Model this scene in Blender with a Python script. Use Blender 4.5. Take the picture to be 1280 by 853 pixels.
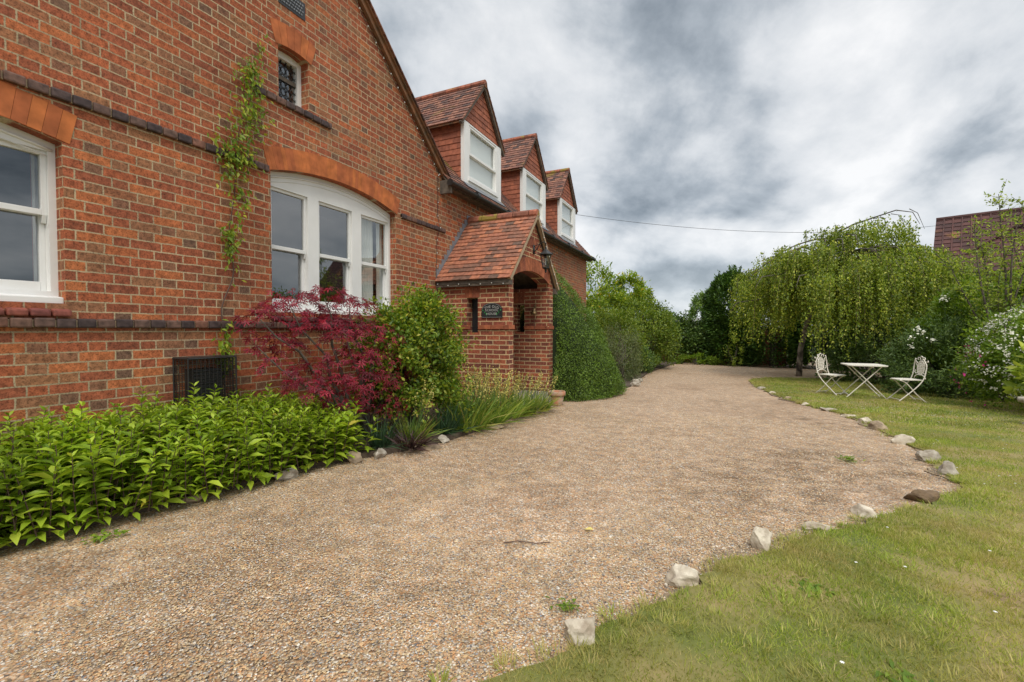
import bpy, bmesh, math, random
import numpy as np
from mathutils import Vector, Matrix
from mathutils.geometry import tessellate_polygon
R = math.radians
random.seed(4)
rng = np.random.default_rng(11)
scene = bpy.context.scene
for o in list(bpy.data.objects): bpy.data.objects.remove(o)
COL = scene.collection

# ------------------------------------------------------------------ camera
cd = bpy.data.cameras.new('camera'); cam = bpy.data.objects.new('camera', cd); COL.objects.link(cam)
cd.lens = 16; cd.sensor_width = 36; cd.clip_start = .05; cd.clip_end = 2000
cam.location = (0, 0, 1.3); cam.rotation_euler = (R(90 - 1.41), 0, R(24.98))
scene.camera = cam
# ------------------------------------------------------------------ world (overcast)
SUN_EL, SUN_ROT = 52, 150       # sun_rotation: clockwise from +Y
w = bpy.data.worlds.new("World"); scene.world = w; w.use_nodes = True
nt = w.node_tree; nt.nodes.clear()
def N(nt, t, **k):
    n = nt.nodes.new(t)
    for a, v in k.items():
        if a.startswith('i_'): n.inputs[int(a[2:])].default_value = v
        else: setattr(n, a, v)
    return n
def L(nt, a, b, ao=0, bi=0): nt.links.new(a.outputs[ao], b.inputs[bi])
def math_node(nt, op, a, b=None, c=None):
    n = nt.nodes.new('ShaderNodeMath'); n.operation = op
    for i, s in enumerate((a, b, c)):
        if s is None: continue
        if isinstance(s, (int, float)): n.inputs[i].default_value = s
        else: nt.links.new(s, n.inputs[i])
    return n.outputs[0]
tc = N(nt, 'ShaderNodeTexCoord')
sep = N(nt, 'ShaderNodeSeparateXYZ'); L(nt, tc, sep)
z = math_node(nt, 'MAXIMUM', sep.outputs[2], 0.0)
zz = math_node(nt, 'ADD', z, 0.38)
u = math_node(nt, 'DIVIDE', sep.outputs[0], zz); v = math_node(nt, 'DIVIDE', sep.outputs[1], zz)
comb = N(nt, 'ShaderNodeCombineXYZ'); nt.links.new(u, comb.inputs[0]); nt.links.new(v, comb.inputs[1])
CLOUD_OFF = (3.1, 0.4, 0.0)
mp = N(nt, 'ShaderNodeMapping'); L(nt, comb, mp); mp.inputs['Location'].default_value = CLOUD_OFF
mp.inputs['Rotation'].default_value = (0, 0, R(-30)); mp.inputs['Scale'].default_value = (1.0, .8, 1)
n1 = N(nt, 'ShaderNodeTexNoise'); n1.inputs['Scale'].default_value = 1.45; n1.inputs['Detail'].default_value = 3
n1.inputs['Roughness'].default_value = .5; n1.inputs['Distortion'].default_value = .35; L(nt, mp, n1)
n2 = N(nt, 'ShaderNodeTexNoise'); n2.inputs['Scale'].default_value = 3.6; n2.inputs['Detail'].default_value = 12
n2.inputs['Roughness'].default_value = .58; n2.inputs['Distortion'].default_value = .12; L(nt, mp, n2)
a = math_node(nt, 'MULTIPLY', n1.outputs[0], .58)
a = math_node(nt, 'MULTIPLY_ADD', n2.outputs[0], .42, a)
cr = N(nt, 'ShaderNodeValToRGB'); nt.links.new(a, cr.inputs[0])
e = cr.color_ramp.elements
e[0].position = .375; e[0].color = (.20, .235, .27, 1)
e[1].position = .61; e[1].color = (.86, .86, .86, 1)
m1 = e.new(.445); m1.color = (.38, .42, .46, 1)
m2 = e.new(.51); m2.color = (.62, .645, .67, 1)
# overcast skies are brightest overhead
zb = N(nt, 'ShaderNodeMapRange', interpolation_type='SMOOTHSTEP'); nt.links.new(sep.outputs[2], zb.inputs[0])
zb.inputs[1].default_value = .55; zb.inputs[2].default_value = 1; zb.inputs[3].default_value = 1; zb.inputs[4].default_value = 2.6
hz = N(nt, 'ShaderNodeMapRange', interpolation_type='SMOOTHSTEP'); nt.links.new(sep.outputs[2], hz.inputs[0])
hz.inputs[1].default_value = 0; hz.inputs[2].default_value = .22; hz.inputs[3].default_value = .45; hz.inputs[4].default_value = 0
mixh = N(nt, 'ShaderNodeMixRGB'); L(nt, hz, mixh); L(nt, cr, mixh, 0, 1); mixh.inputs[2].default_value = (.60, .66, .72, 1)
bgc = N(nt, 'ShaderNodeBackground'); L(nt, mixh, bgc)
st = math_node(nt, 'MULTIPLY', zb.outputs[0], 1.0); nt.links.new(st, bgc.inputs[1])
sky = N(nt, 'ShaderNodeTexSky'); sky.sky_type = 'NISHITA'; sky.sun_disc = False
sky.sun_elevation = R(SUN_EL); sky.sun_rotation = R(SUN_ROT)
bgs = N(nt, 'ShaderNodeBackground'); L(nt, sky, bgs); bgs.inputs[1].default_value = .1
mx = N(nt, 'ShaderNodeMixShader'); mx.inputs[0].default_value = .9
L(nt, bgs, mx, 0, 1); L(nt, bgc, mx, 0, 2)
out = N(nt, 'ShaderNodeOutputWorld'); L(nt, mx, out)
# ------------------------------------------------------------------ sun behind cloud
sd = bpy.data.lights.new('sun', 'SUN'); sd.energy = 1.9; sd.angle = R(24); sd.color = (1, .93, .82)
so = bpy.data.objects.new('sun', sd); COL.objects.link(so)
sdir = Vector((math.sin(R(SUN_ROT)) * math.cos(R(SUN_EL)), math.cos(R(SUN_ROT)) * math.cos(R(SUN_EL)), math.sin(R(SUN_EL))))
so.rotation_euler = sdir.to_track_quat('Z', 'Y').to_euler(); so.location = (5, -5, 20)
scene.view_settings.view_transform = 'Standard'; scene.view_settings.look = 'None'
scene.view_settings.exposure = 0.27; scene.view_settings.gamma = 1

# ================================================================== materials
def mat(name, col=(.5, .5, .5), rough=.7, metal=0, noise=None, bump=0, bscale=40, spec=.5):
    """plain material; noise = (scale, colour2, contrast)"""
    m = bpy.data.materials.new(name); m.use_nodes = True; t = m.node_tree; b = t.nodes['Principled BSDF']
    b.inputs['Base Color'].default_value = (*col, 1); b.inputs['Roughness'].default_value = rough
    b.inputs['Metallic'].default_value = metal; b.inputs['Specular IOR Level'].default_value = spec
    g_ = N(t, 'ShaderNodeNewGeometry')
    if noise:
        n = N(t, 'ShaderNodeTexNoise'); n.inputs['Scale'].default_value = noise[0]; n.inputs['Detail'].default_value = 5
        L(t, g_, n); r = N(t, 'ShaderNodeMapRange'); L(t, n, r)
        r.inputs[1].default_value = .5 - noise[2]; r.inputs[2].default_value = .5 + noise[2]
        mxx = N(t, 'ShaderNodeMixRGB'); L(t, r, mxx); mxx.inputs[1].default_value = (*col, 1); mxx.inputs[2].default_value = (*noise[1], 1)
        L(t, mxx, b)
    if bump:
        n = N(t, 'ShaderNodeTexNoise'); n.inputs['Scale'].default_value = bscale; n.inputs['Detail'].default_value = 4; L(t, g_, n)
        bp = N(t, 'ShaderNodeBump'); bp.inputs['Strength'].default_value = bump; bp.inputs['Distance'].default_value = .02
        L(t, n, bp, 0, 2); t.links.new(bp.outputs[0], b.inputs['Normal'])
    return m

def ramp(t, src, stops, interp='LINEAR'):
    c = N(t, 'ShaderNodeValToRGB'); t.links.new(src, c.inputs[0]); c.color_ramp.interpolation = interp
    el = c.color_ramp.elements
    el[0].position = stops[0][0]; el[0].color = (*stops[0][1], 1)
    el[1].position = stops[-1][0]; el[1].color = (*stops[-1][1], 1)
    for p_, c_ in stops[1:-1]:
        x = el.new(p_); x.color = (*c_, 1)
    return c

def brick_mat(name, stops, mortar, bond='flemish', row=.075, joint=.0085, headdark=.22, offset=0.0, mortvar=.35):
    m = bpy.data.materials.new(name); m.use_nodes = True; t = m.node_tree; b = t.nodes['Principled BSDF']
    g_ = N(t, 'ShaderNodeNewGeometry')
    s = N(t, 'ShaderNodeSeparateXYZ'); L(t, g_, s)
    sn = N(t, 'ShaderNodeSeparateXYZ'); t.links.new(g_.outputs['True Normal'], sn.inputs[0])
    ax = math_node(t, 'GREATER_THAN', math_node(t, 'ABSOLUTE', sn.outputs[0]), .6)
    # along-wall coordinate; slightly wobbling joints
    wob = N(t, 'ShaderNodeTexNoise'); wob.inputs['Scale'].default_value = 7; wob.inputs['Detail'].default_value = 2; L(t, g_, wob)
    wv = math_node(t, 'MULTIPLY', math_node(t, 'SUBTRACT', wob.outputs[0], .5), .012)
    x = math_node(t, 'ADD', math_node(t, 'MULTIPLY', s.outputs[1], ax), math_node(t, 'MULTIPLY', s.outputs[0], math_node(t, 'SUBTRACT', 1, ax)))
    x = math_node(t, 'ADD', math_node(t, 'ADD', x, 20.0 + offset), wv)
    zc = math_node(t, 'ADD', math_node(t, 'ADD', s.outputs[2], 5.015), wv)
    zr = math_node(t, 'DIVIDE', zc, row)
    r = math_node(t, 'FLOOR', zr); fz = math_node(t, 'SUBTRACT', zr, r)
    P = .34 if bond == 'flemish' else .23
    par = math_node(t, 'MODULO', r, 2.0)
    up = math_node(t, 'ADD', math_node(t, 'DIVIDE', x, P), math_node(t, 'MULTIPLY', par, .5))
    fu = math_node(t, 'FRACT', up); iu = math_node(t, 'FLOOR', up)
    if bond == 'flemish':
        hd = math_node(t, 'LESS_THAN', fu, 1 / 3)
        d1 = math_node(t, 'MINIMUM', fu, math_node(t, 'SUBTRACT', 1, fu))
        d2 = math_node(t, 'ABSOLUTE', math_node(t, 'SUBTRACT', fu, 1 / 3))
        du = math_node(t, 'MULTIPLY', math_node(t, 'MINIMUM', d1, d2), P)
    else:
        hd = 0.0
        du = math_node(t, 'MULTIPLY', math_node(t, 'MINIMUM', fu, math_node(t, 'SUBTRACT', 1, fu)), P)
    dz = math_node(t, 'MULTIPLY', math_node(t, 'MINIMUM', fz, math_node(t, 'SUBTRACT', 1, fz)), row)
    d = math_node(t, 'MINIMUM', du, dz)
    en = N(t, 'ShaderNodeTexNoise'); en.inputs['Scale'].default_value = 60; en.inputs['Detail'].default_value = 3; L(t, g_, en)
    d = math_node(t, 'ADD', d, math_node(t, 'MULTIPLY', math_node(t, 'SUBTRACT', en.outputs[0], .5), .006))
    bm_ = N(t, 'ShaderNodeMapRange', interpolation_type='SMOOTHSTEP'); t.links.new(d, bm_.inputs[0])
    bm_.inputs[1].default_value = joint * .5 - .002; bm_.inputs[2].default_value = joint * .5 + .003
    idv = N(t, 'ShaderNodeCombineXYZ'); t.links.new(iu, idv.inputs[0]); t.links.new(r, idv.inputs[1])
    if bond == 'flemish': t.links.new(hd, idv.inputs[2])
    wn = N(t, 'ShaderNodeTexWhiteNoise'); L(t, idv, wn)
    val = wn.outputs[0]
    if bond == 'flemish':
        val = math_node(t, 'ADD', math_node(t, 'MULTIPLY', val, math_node(t, 'ADD', .80, math_node(t, 'MULTIPLY', hd, -.05))), math_node(t, 'MULTIPLY', hd, headdark))
    c = ramp(t, val, stops)
    nn = N(t, 'ShaderNodeTexNoise'); nn.inputs['Scale'].default_value = 28; nn.inputs['Detail'].default_value = 6; nn.inputs['Roughness'].default_value = .65; L(t, g_, nn)
    vr = N(t, 'ShaderNodeMapRange'); L(t, nn, vr); vr.inputs[1].default_value = .3; vr.inputs[2].default_value = .7; vr.inputs[3].default_value = .52; vr.inputs[4].default_value = 1.38
    big = N(t, 'ShaderNodeTexNoise'); big.inputs['Scale'].default_value = .8; big.inputs['Detail'].default_value = 5; L(t, g_, big)
    br = N(t, 'ShaderNodeMapRange'); L(t, big, br); br.inputs[1].default_value = .3; br.inputs[2].default_value = .7; br.inputs[3].default_value = .82; br.inputs[4].default_value = 1.12
    mul = N(t, 'ShaderNodeVectorMath', operation='SCALE'); L(t, c, mul)
    t.links.new(math_node(t, 'MULTIPLY', vr.outputs[0], br.outputs[0]), mul.inputs[3])
    mn = N(t, 'ShaderNodeTexNoise'); mn.inputs['Scale'].default_value = 2.2; mn.inputs['Detail'].default_value = 6; L(t, g_, mn)
    mr_ = N(t, 'ShaderNodeMapRange'); L(t, mn, mr_); mr_.inputs[1].default_value = .4; mr_.inputs[2].default_value = .66
    mc = N(t, 'ShaderNodeMixRGB'); L(t, mr_, mc); mc.inputs[1].default_value = (*mortar, 1)
    mc.inputs[2].default_value = (*[q * (1 - mortvar) for q in mortar], 1)
    fin = N(t, 'ShaderNodeMixRGB'); L(t, bm_, fin); L(t, mc, fin, 0, 1); L(t, mul, fin, 0, 2)
    spk = N(t, 'ShaderNodeTexNoise'); spk.inputs['Scale'].default_value = 95; spk.inputs['Detail'].default_value = 4; L(t, g_, spk)
    spr = N(t, 'ShaderNodeMapRange'); L(t, spk, spr); spr.inputs[1].default_value = .34; spr.inputs[2].default_value = .5; spr.inputs[3].default_value = .55; spr.inputs[4].default_value = 1.04
    f2_ = N(t, 'ShaderNodeVectorMath', operation='SCALE'); L(t, fin, f2_); L(t, spr, f2_, 0, 3); fin = f2_
    L(t, fin, b); b.inputs['Roughness'].default_value = .85; b.inputs['Specular IOR Level'].default_value = .25
    h = math_node(t, 'ADD', bm_.outputs[0], math_node(t, 'MULTIPLY', nn.outputs[0], .5))
    h = math_node(t, 'ADD', h, math_node(t, 'MULTIPLY', wn.outputs[0], .35))
    bp = N(t, 'ShaderNodeBump'); bp.inputs['Strength'].default_value = .8; bp.inputs['Distance'].default_value = .006
    t.links.new(h, bp.inputs[2]); t.links.new(bp.outputs[0], b.inputs['Normal'])
    return m

def island_mat(name, stops, rough=.8, bump=.4, nscale=30, var=.3, spec=.3, lichen=None):
    """colour varies from piece to piece (tiles, loose bricks, stones)"""
    m = bpy.data.materials.new(name); m.use_nodes = True; t = m.node_tree; b = t.nodes['Principled BSDF']
    g_ = N(t, 'ShaderNodeNewGeometry')
    c = ramp(t, g_.outputs['Random Per Island'], stops)
    nn = N(t, 'ShaderNodeTexNoise'); nn.inputs['Scale'].default_value = nscale; nn.inputs['Detail'].default_value = 6; L(t, g_, nn)
    vr = N(t, 'ShaderNodeMapRange'); L(t, nn, vr); vr.inputs[1].default_value = .3; vr.inputs[2].default_value = .7
    vr.inputs[3].default_value = 1 - var; vr.inputs[4].default_value = 1 + var
    mul = N(t, 'ShaderNodeVectorMath', operation='SCALE'); L(t, c, mul); L(t, vr, mul, 0, 3)
    src = mul
    if lichen:
        ln = N(t, 'ShaderNodeTexNoise'); ln.inputs['Scale'].default_value = lichen[0]; ln.inputs['Detail'].default_value = 7; L(t, g_, ln)
        lr = N(t, 'ShaderNodeMapRange'); L(t, ln, lr); lr.inputs[1].default_value = lichen[1]; lr.inputs[2].default_value = lichen[1] + .07
        mm = N(t, 'ShaderNodeMixRGB'); L(t, lr, mm); L(t, mul, mm, 0, 1); mm.inputs[2].default_value = (*lichen[2], 1); src = mm
    L(t, src, b); b.inputs['Roughness'].default_value = rough; b.inputs['Specular IOR Level'].default_value = spec
    if bump:
        bp = N(t, 'ShaderNodeBump'); bp.inputs['Strength'].default_value = bump; bp.inputs['Distance'].default_value = .01
        L(t, nn, bp, 0, 2); t.links.new(bp.outputs[0], b.inputs['Normal'])
    return m

def leaf_mat(name, stops, trans=.35, rough=.45, spec=.35, tint=(1.5, 1.5, .7)):
    m = bpy.data.materials.new(name); m.use_nodes = True; t = m.node_tree; b = t.nodes['Principled BSDF']
    g_ = N(t, 'ShaderNodeNewGeometry')
    c = ramp(t, g_.outputs['Random Per Island'], stops)
    big = N(t, 'ShaderNodeTexNoise'); big.inputs['Scale'].default_value = 2.4; big.inputs['Detail'].default_value = 3; L(t, g_, big)
    br = N(t, 'ShaderNodeMapRange'); L(t, big, br); br.inputs[1].default_value = .3; br.inputs[2].default_value = .7; br.inputs[3].default_value = .72; br.inputs[4].default_value = 1.3
    mul = N(t, 'ShaderNodeVectorMath', operation='SCALE'); L(t, c, mul); L(t, br, mul, 0, 3)
    L(t, mul, b); b.inputs['Roughness'].default_value = rough; b.inputs['Specular IOR Level'].default_value = spec
    tr = N(t, 'ShaderNodeBsdfTranslucent')
    tm = N(t, 'ShaderNodeVectorMath', operation='MULTIPLY'); L(t, mul, tm); tm.inputs[1].default_value = tint; L(t, tm, tr)
    mxs = N(t, 'ShaderNodeMixShader'); mxs.inputs[0].default_value = trans
    L(t, b, mxs, 0, 1); L(t, tr, mxs, 0, 2)
    o_ = t.nodes['Material Output']; L(t, mxs, o_)
    return m

M = {}
BR = [(0, (.47, .155, .060)), (.2, (.40, .115, .050)), (.42, (.35, .105, .052)), (.58, (.27, .085, .046)), (.70, (.34, .155, .075)), (.86, (.24, .11, .065)), (.96, (.18, .10, .065)), (1, (.09, .065, .055))]
M['brick'] = brick_mat('old_brick', BR, (.50, .40, .25), joint=.0085)
BP = [(0, (.41, .125, .065)), (.4, (.32, .095, .055)), (.75, (.24, .075, .05)), (1, (.16, .065, .05))]
M['porchbrick'] = brick_mat('porch_brick', BP, (.66, .50, .28), bond='stretcher', joint=.012)
M['rubbed'] = island_mat('rubbed_brick', [(0, (.50, .155, .045)), (.5, (.45, .135, .045)), (1, (.38, .11, .04))], nscale=9, var=.28, bump=.2)
M['porcharch'] = island_mat('porch_arch_brick', [(0, (.40, .13, .06)), (.5, (.33, .105, .05)), (1, (.25, .08, .045))], nscale=14, var=.28, bump=.2)
M['dark'] = island_mat('dark_string_brick', [(0, (.05, .035, .035)), (.5, (.085, .055, .05)), (.8, (.14, .08, .06)), (1, (.20, .085, .055))], nscale=25, var=.45, rough=.6)
M['sillred'] = island_mat('plum_brick', [(0, (.16, .05, .045)), (1, (.27, .08, .055))], nscale=25, var=.35, rough=.55)
M['tile'] = island_mat('clay_tile', [(0, (.40, .16, .085)), (.35, (.32, .125, .075)), (.65, (.25, .11, .07)), (.88, (.19, .095, .065)), (1, (.12, .075, .055))], nscale=18, var=.35, lichen=(1.7, .70, (.20, .14, .04)))
M['tileold'] = island_mat('weathered_clay_tile', [(0, (.27, .13, .085)), (.4, (.20, .09, .065)), (.75, (.13, .07, .055)), (1, (.08, .05, .045))], nscale=18, var=.4, lichen=(1.3, .60, (.20, .13, .04)))
M['tilehung'] = island_mat('hung_tile', [(0, (.38, .13, .075)), (.5, (.32, .11, .065)), (1, (.24, .085, .055))], nscale=14, var=.25)
M['ridge'] = island_mat('ridge_tile', [(0, (.36, .12, .07)), (1, (.22, .09, .06))], nscale=12, var=.4, lichen=(3.5, .55, (.26, .19, .04)))
M['mortar'] = mat('mortar', (.46, .35, .22), .9, noise=(6, (.30, .23, .15), .2), bump=.3)
M['white'] = mat('white_paint', (.80, .80, .79), .38, noise=(5, (.72, .72, .70), .3))
M['fasc'] = mat('weathered_timber', (.16, .13, .10), .8, noise=(12, (.07, .055, .045), .2), bump=.2)
M['barge'] = mat('brown_barge_timber', (.30, .13, .06), .75, noise=(9, (.11, .07, .04), .2), bump=.2)
M['iron'] = mat('black_metal', (.012, .012, .013), .45, noise=(8, (.03, .028, .026), .2))
M['lead'] = mat('lead_flashing', (.22, .23, .25), .55, noise=(7, (.14, .15, .17), .2))
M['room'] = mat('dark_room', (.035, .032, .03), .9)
M['slate'] = mat('black_slate', (.018, .02, .022), .4)
M['letter'] = mat('pale_lettering', (.42, .42, .40), .6)
M['signleaf'] = mat('painted_green_leaf', (.05, .34, .09), .6)
M['brass'] = mat('aged_brass', (.32, .22, .10), .45, metal=.8, noise=(20, (.14, .10, .06), .2))
M['terra'] = mat('terracotta', (.45, .20, .11), .85, noise=(9, (.38, .30, .22), .12), bump=.2)
M['bulb'] = mat('clear_bulb', (.55, .55, .52), .25)
M['cream'] = mat('cream_painted_metal', (.78, .75, .68), .5, noise=(20, (.62, .57, .48), .2))
M['stone'] = mat('pale_limestone', (.60, .54, .43), .85, noise=(14, (.32, .26, .19), .13), bump=.9, bscale=25)
M['stonebrown'] = mat('brown_flint', (.20, .13, .07), .85, noise=(9, (.09, .06, .035), .16), bump=.9, bscale=20)
M['bark'] = mat('grey_bark', (.13, .11, .085), .9, noise=(10, (.06, .05, .04), .15), bump=.8, bscale=25)
M['birchbark'] = mat('birch_bark', (.30, .26, .22), .85, noise=(7, (.06, .05, .045), .12), bump=.6, bscale=20)
M['stem'] = mat('dark_stem', (.10, .06, .045), .8)
M['gstem'] = mat('green_stem', (.07, .13, .025), .7)
M['soil'] = mat('bed_soil', (.055, .04, .028), .95, noise=(12, (.11, .08, .055), .15), bump=1, bscale=30)
M['earth'] = mat('bare_earth', (.13, .095, .06), .95, noise=(30, (.26, .19, .12), .12), bump=1, bscale=90)
M['step'] = mat('stone_step', (.30, .27, .22), .85, noise=(8, (.19, .17, .14), .15), bump=.3)
M['plaster'] = mat('dull_pale_roof', (.45, .47, .48), .6)
M['netc'] = mat('white_net_curtain', (.85, .84, .80), .9)
M['redc'] = mat('dusky_red_curtain', (.30, .10, .085), .9)
M['blind'] = mat('white_blind', (.88, .89, .86), .8)
def glass(name, fac, dark=None):
    m = bpy.data.materials.new(name); m.use_nodes = True; t = m.node_tree; t.nodes.remove(t.nodes['Principled BSDF'])
    gl = N(t, 'ShaderNodeBsdfGlossy'); gl.inputs['Roughness'].default_value = .01; gl.inputs[0].default_value = (.9, .93, .95, 1)
    tr = N(t, 'ShaderNodeBsdfTransparent'); tr.inputs[0].default_value = (.85, .88, .87, 1)
    lw = N(t, 'ShaderNodeLayerWeight'); lw.inputs[0].default_value = .5
    f = math_node(t, 'MULTIPLY_ADD', math_node(t, 'POWER', lw.outputs[1], 3.0), .85, fac)
    f = math_node(t, 'MINIMUM', f, .95)
    g_ = N(t, 'ShaderNodeNewGeometry'); nz = N(t, 'ShaderNodeTexNoise'); nz.inputs['Scale'].default_value = 2.5; L(t, g_, nz)
    bp = N(t, 'ShaderNodeBump'); bp.inputs['Strength'].default_value = .06; bp.inputs['Distance'].default_value = .03; L(t, nz, bp, 0, 2)
    t.links.new(bp.outputs[0], gl.inputs['Normal'])
    mxs = N(t, 'ShaderNodeMixShader'); t.links.new(f, mxs.inputs[0]); L(t, tr, mxs, 0, 1); L(t, gl, mxs, 0, 2)
    L(t, mxs, t.nodes['Material Output'])
    return m
M['glass'] = glass('window_glass', .20)
M['glassd'] = glass('dormer_glass', .10)
M['lampglass'] = glass('lantern_glass', .1)

def gravel_mat():
    m = bpy.data.materials.new('gravel'); m.use_nodes = True; t = m.node_tree; b = t.nodes['Principled BSDF']
    g_ = N(t, 'ShaderNodeNewGeometry')
    v = N(t, 'ShaderNodeTexVoronoi'); v.inputs['Scale'].default_value = 104; L(t, g_, v)
    s = N(t, 'ShaderNodeSeparateXYZ'); t.links.new(v.outputs['Color'], s.inputs[0])
    stops = [(0, (.13, .11, .10)), (.10, (.48, .33, .19)), (.3, (.64, .43, .25)), (.45, (.56, .28, .125)), (.6, (.72, .545, .37)), (.75, (.33, .215, .135)), (.88, (.90, .81, .67)), (1, (.20, .20, .215))]
    c = ramp(t, s.outputs[0], stops)
    big = N(t, 'ShaderNodeTexNoise'); big.inputs['Scale'].default_value = .55; big.inputs['Detail'].default_value = 6; big.inputs['Roughness'].default_value = .6; L(t, g_, big)
    br = N(t, 'ShaderNodeMapRange'); L(t, big, br); br.inputs[1].default_value = .50; br.inputs[2].default_value = .66
    d = N(t, 'ShaderNodeMixRGB'); d.blend_type = 'MULTIPLY'; L(t, math_out(t, br.outputs[0], .5), d); L(t, c, d, 0, 1); d.inputs[2].default_value = (.58, .52, .46, 1)
    for cen, rad, kk in (((1.15, 5.4, 0), 1.7, 1.0), ((.3, 4.2, 0), 1.3, .85), ((1.3, 8.2, 0), 1.3, .8), ((-2.7, 1.5, 0), 1.1, .7), ((-1.3, 3.4, 0), .9, .5), ((.3, 9.5, 0), 1.6, .5)):
        vd = N(t, 'ShaderNodeVectorMath', operation='DISTANCE'); L(t, g_, vd); vd.inputs[1].default_value = cen
        fr_ = N(t, 'ShaderNodeMapRange', interpolation_type='SMOOTHSTEP'); t.links.new(vd.outputs['Value'], fr_.inputs[0]); fr_.inputs[1].default_value = rad; fr_.inputs[2].default_value = rad * .2
        pn = N(t, 'ShaderNodeTexNoise'); pn.inputs['Scale'].default_value = 3.5; pn.inputs['Detail'].default_value = 7; pn.inputs['Roughness'].default_value = .7; L(t, g_, pn)
        pr_ = N(t, 'ShaderNodeMapRange'); L(t, pn, pr_); pr_.inputs[1].default_value = .42; pr_.inputs[2].default_value = .62
        dd = N(t, 'ShaderNodeMixRGB'); dd.blend_type = 'MULTIPLY'; t.links.new(math_node(t, 'MULTIPLY', math_node(t, 'MULTIPLY', fr_.outputs[0], pr_.outputs[0]), kk), dd.inputs[0]); L(t, d, dd, 0, 1); dd.inputs[2].default_value = (.42, .37, .30, 1); d = dd
    cl = N(t, 'ShaderNodeTexNoise'); cl.inputs['Scale'].default_value = 9; cl.inputs['Detail'].default_value = 5; L(t, g_, cl)
    clr = N(t, 'ShaderNodeMapRange'); L(t, cl, clr); clr.inputs[1].default_value = .3; clr.inputs[2].default_value = .7; clr.inputs[3].default_value = .64; clr.inputs[4].default_value = 1.0
    mul = N(t, 'ShaderNodeVectorMath', operation='SCALE'); L(t, d, mul); L(t, clr, mul, 0, 3)
    # dark gaps between the stones
    gp = N(t, 'ShaderNodeMapRange'); t.links.new(v.outputs['Distance'], gp.inputs[0]); gp.inputs[1].default_value = .45; gp.inputs[2].default_value = .75; gp.inputs[3].default_value = 1; gp.inputs[4].default_value = .5
    mul2 = N(t, 'ShaderNodeVectorMath', operation='SCALE'); L(t, mul, mul2); L(t, gp, mul2, 0, 3)
    L(t, mul2, b); b.inputs['Roughness'].default_value = .75; b.inputs['Specular IOR Level'].default_value = .3
    bp = N(t, 'ShaderNodeBump'); bp.inputs['Strength'].default_value = .9; bp.inputs['Distance'].default_value = .006; bp.invert = True
    t.links.new(v.outputs['Distance'], bp.inputs[2]); t.links.new(bp.outputs[0], b.inputs['Normal'])
    return m
class _O:  # tiny adapter so that L() can take a socket
    def __init__(s, o): s.outputs = [o]
def math_out(t, src, k): return _O(math_node(t, 'MULTIPLY', src, k))
M['gravel'] = gravel_mat()
M['pebble'] = island_mat('pebbles', [(0, (0.111, 0.102, 0.102)), (.12, (0.289, 0.221, 0.145)), (.3, (0.54, 0.38, 0.195)), (.45, (0.459, 0.221, 0.093)), (.6, (0.59, 0.47, 0.28)), (.78, (0.34, 0.245, 0.14)), (.9, (0.714, 0.663, 0.561)), (1, (0.255, 0.272, 0.297))], nscale=9, var=.22, bump=0, rough=.6)
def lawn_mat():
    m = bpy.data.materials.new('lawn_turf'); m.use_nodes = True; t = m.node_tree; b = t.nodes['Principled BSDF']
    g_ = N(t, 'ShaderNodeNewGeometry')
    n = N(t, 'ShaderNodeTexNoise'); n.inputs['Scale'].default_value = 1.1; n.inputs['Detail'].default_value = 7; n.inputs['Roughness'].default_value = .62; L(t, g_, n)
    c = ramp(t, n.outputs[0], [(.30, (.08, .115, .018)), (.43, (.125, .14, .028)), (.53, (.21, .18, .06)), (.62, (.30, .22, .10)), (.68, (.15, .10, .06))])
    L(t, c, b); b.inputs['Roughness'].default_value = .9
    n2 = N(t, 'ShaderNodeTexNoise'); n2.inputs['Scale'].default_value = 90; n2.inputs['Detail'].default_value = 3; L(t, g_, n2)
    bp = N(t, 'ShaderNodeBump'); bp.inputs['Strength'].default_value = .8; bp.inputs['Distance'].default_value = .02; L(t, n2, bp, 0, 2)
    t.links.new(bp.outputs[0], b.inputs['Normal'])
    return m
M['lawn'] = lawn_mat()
def grass_mat():
    m = leaf_mat('grass_blade', [(0, (.13, .20, .02)), (.4, (.26, .34, .038)), (.75, (.37, .42, .07)), (.9, (.44, .40, .14)), (1, (.58, .48, .24))], trans=.3, rough=.6)
    t = m.node_tree
    for n in t.nodes:
        if n.type == 'TEX_NOISE': n.inputs['Scale'].default_value = 1.3; n.inputs['Detail'].default_value = 5
    b = t.nodes['Principled BSDF']; src = b.inputs['Base Color'].links[0].from_socket
    g_ = N(t, 'ShaderNodeNewGeometry'); n = N(t, 'ShaderNodeTexNoise'); n.inputs['Scale'].default_value = 1.9; n.inputs['Detail'].default_value = 6; n.inputs['Roughness'].default_value = .65; L(t, g_, n)
    r = N(t, 'ShaderNodeMapRange'); L(t, n, r); r.inputs[1].default_value = .44; r.inputs[2].default_value = .63; r.inputs[4].default_value = .8
    mm = N(t, 'ShaderNodeMixRGB'); L(t, r, mm); t.links.new(src, mm.inputs[1]); mm.inputs[2].default_value = (.44, .33, .13, 1); L(t, mm, b)
    return m
M['grass'] = grass_mat()
M['ground'] = mat('rough_grass', (.06, .09, .02), .95, noise=(.5, (.10, .10, .035), .2))

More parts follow.
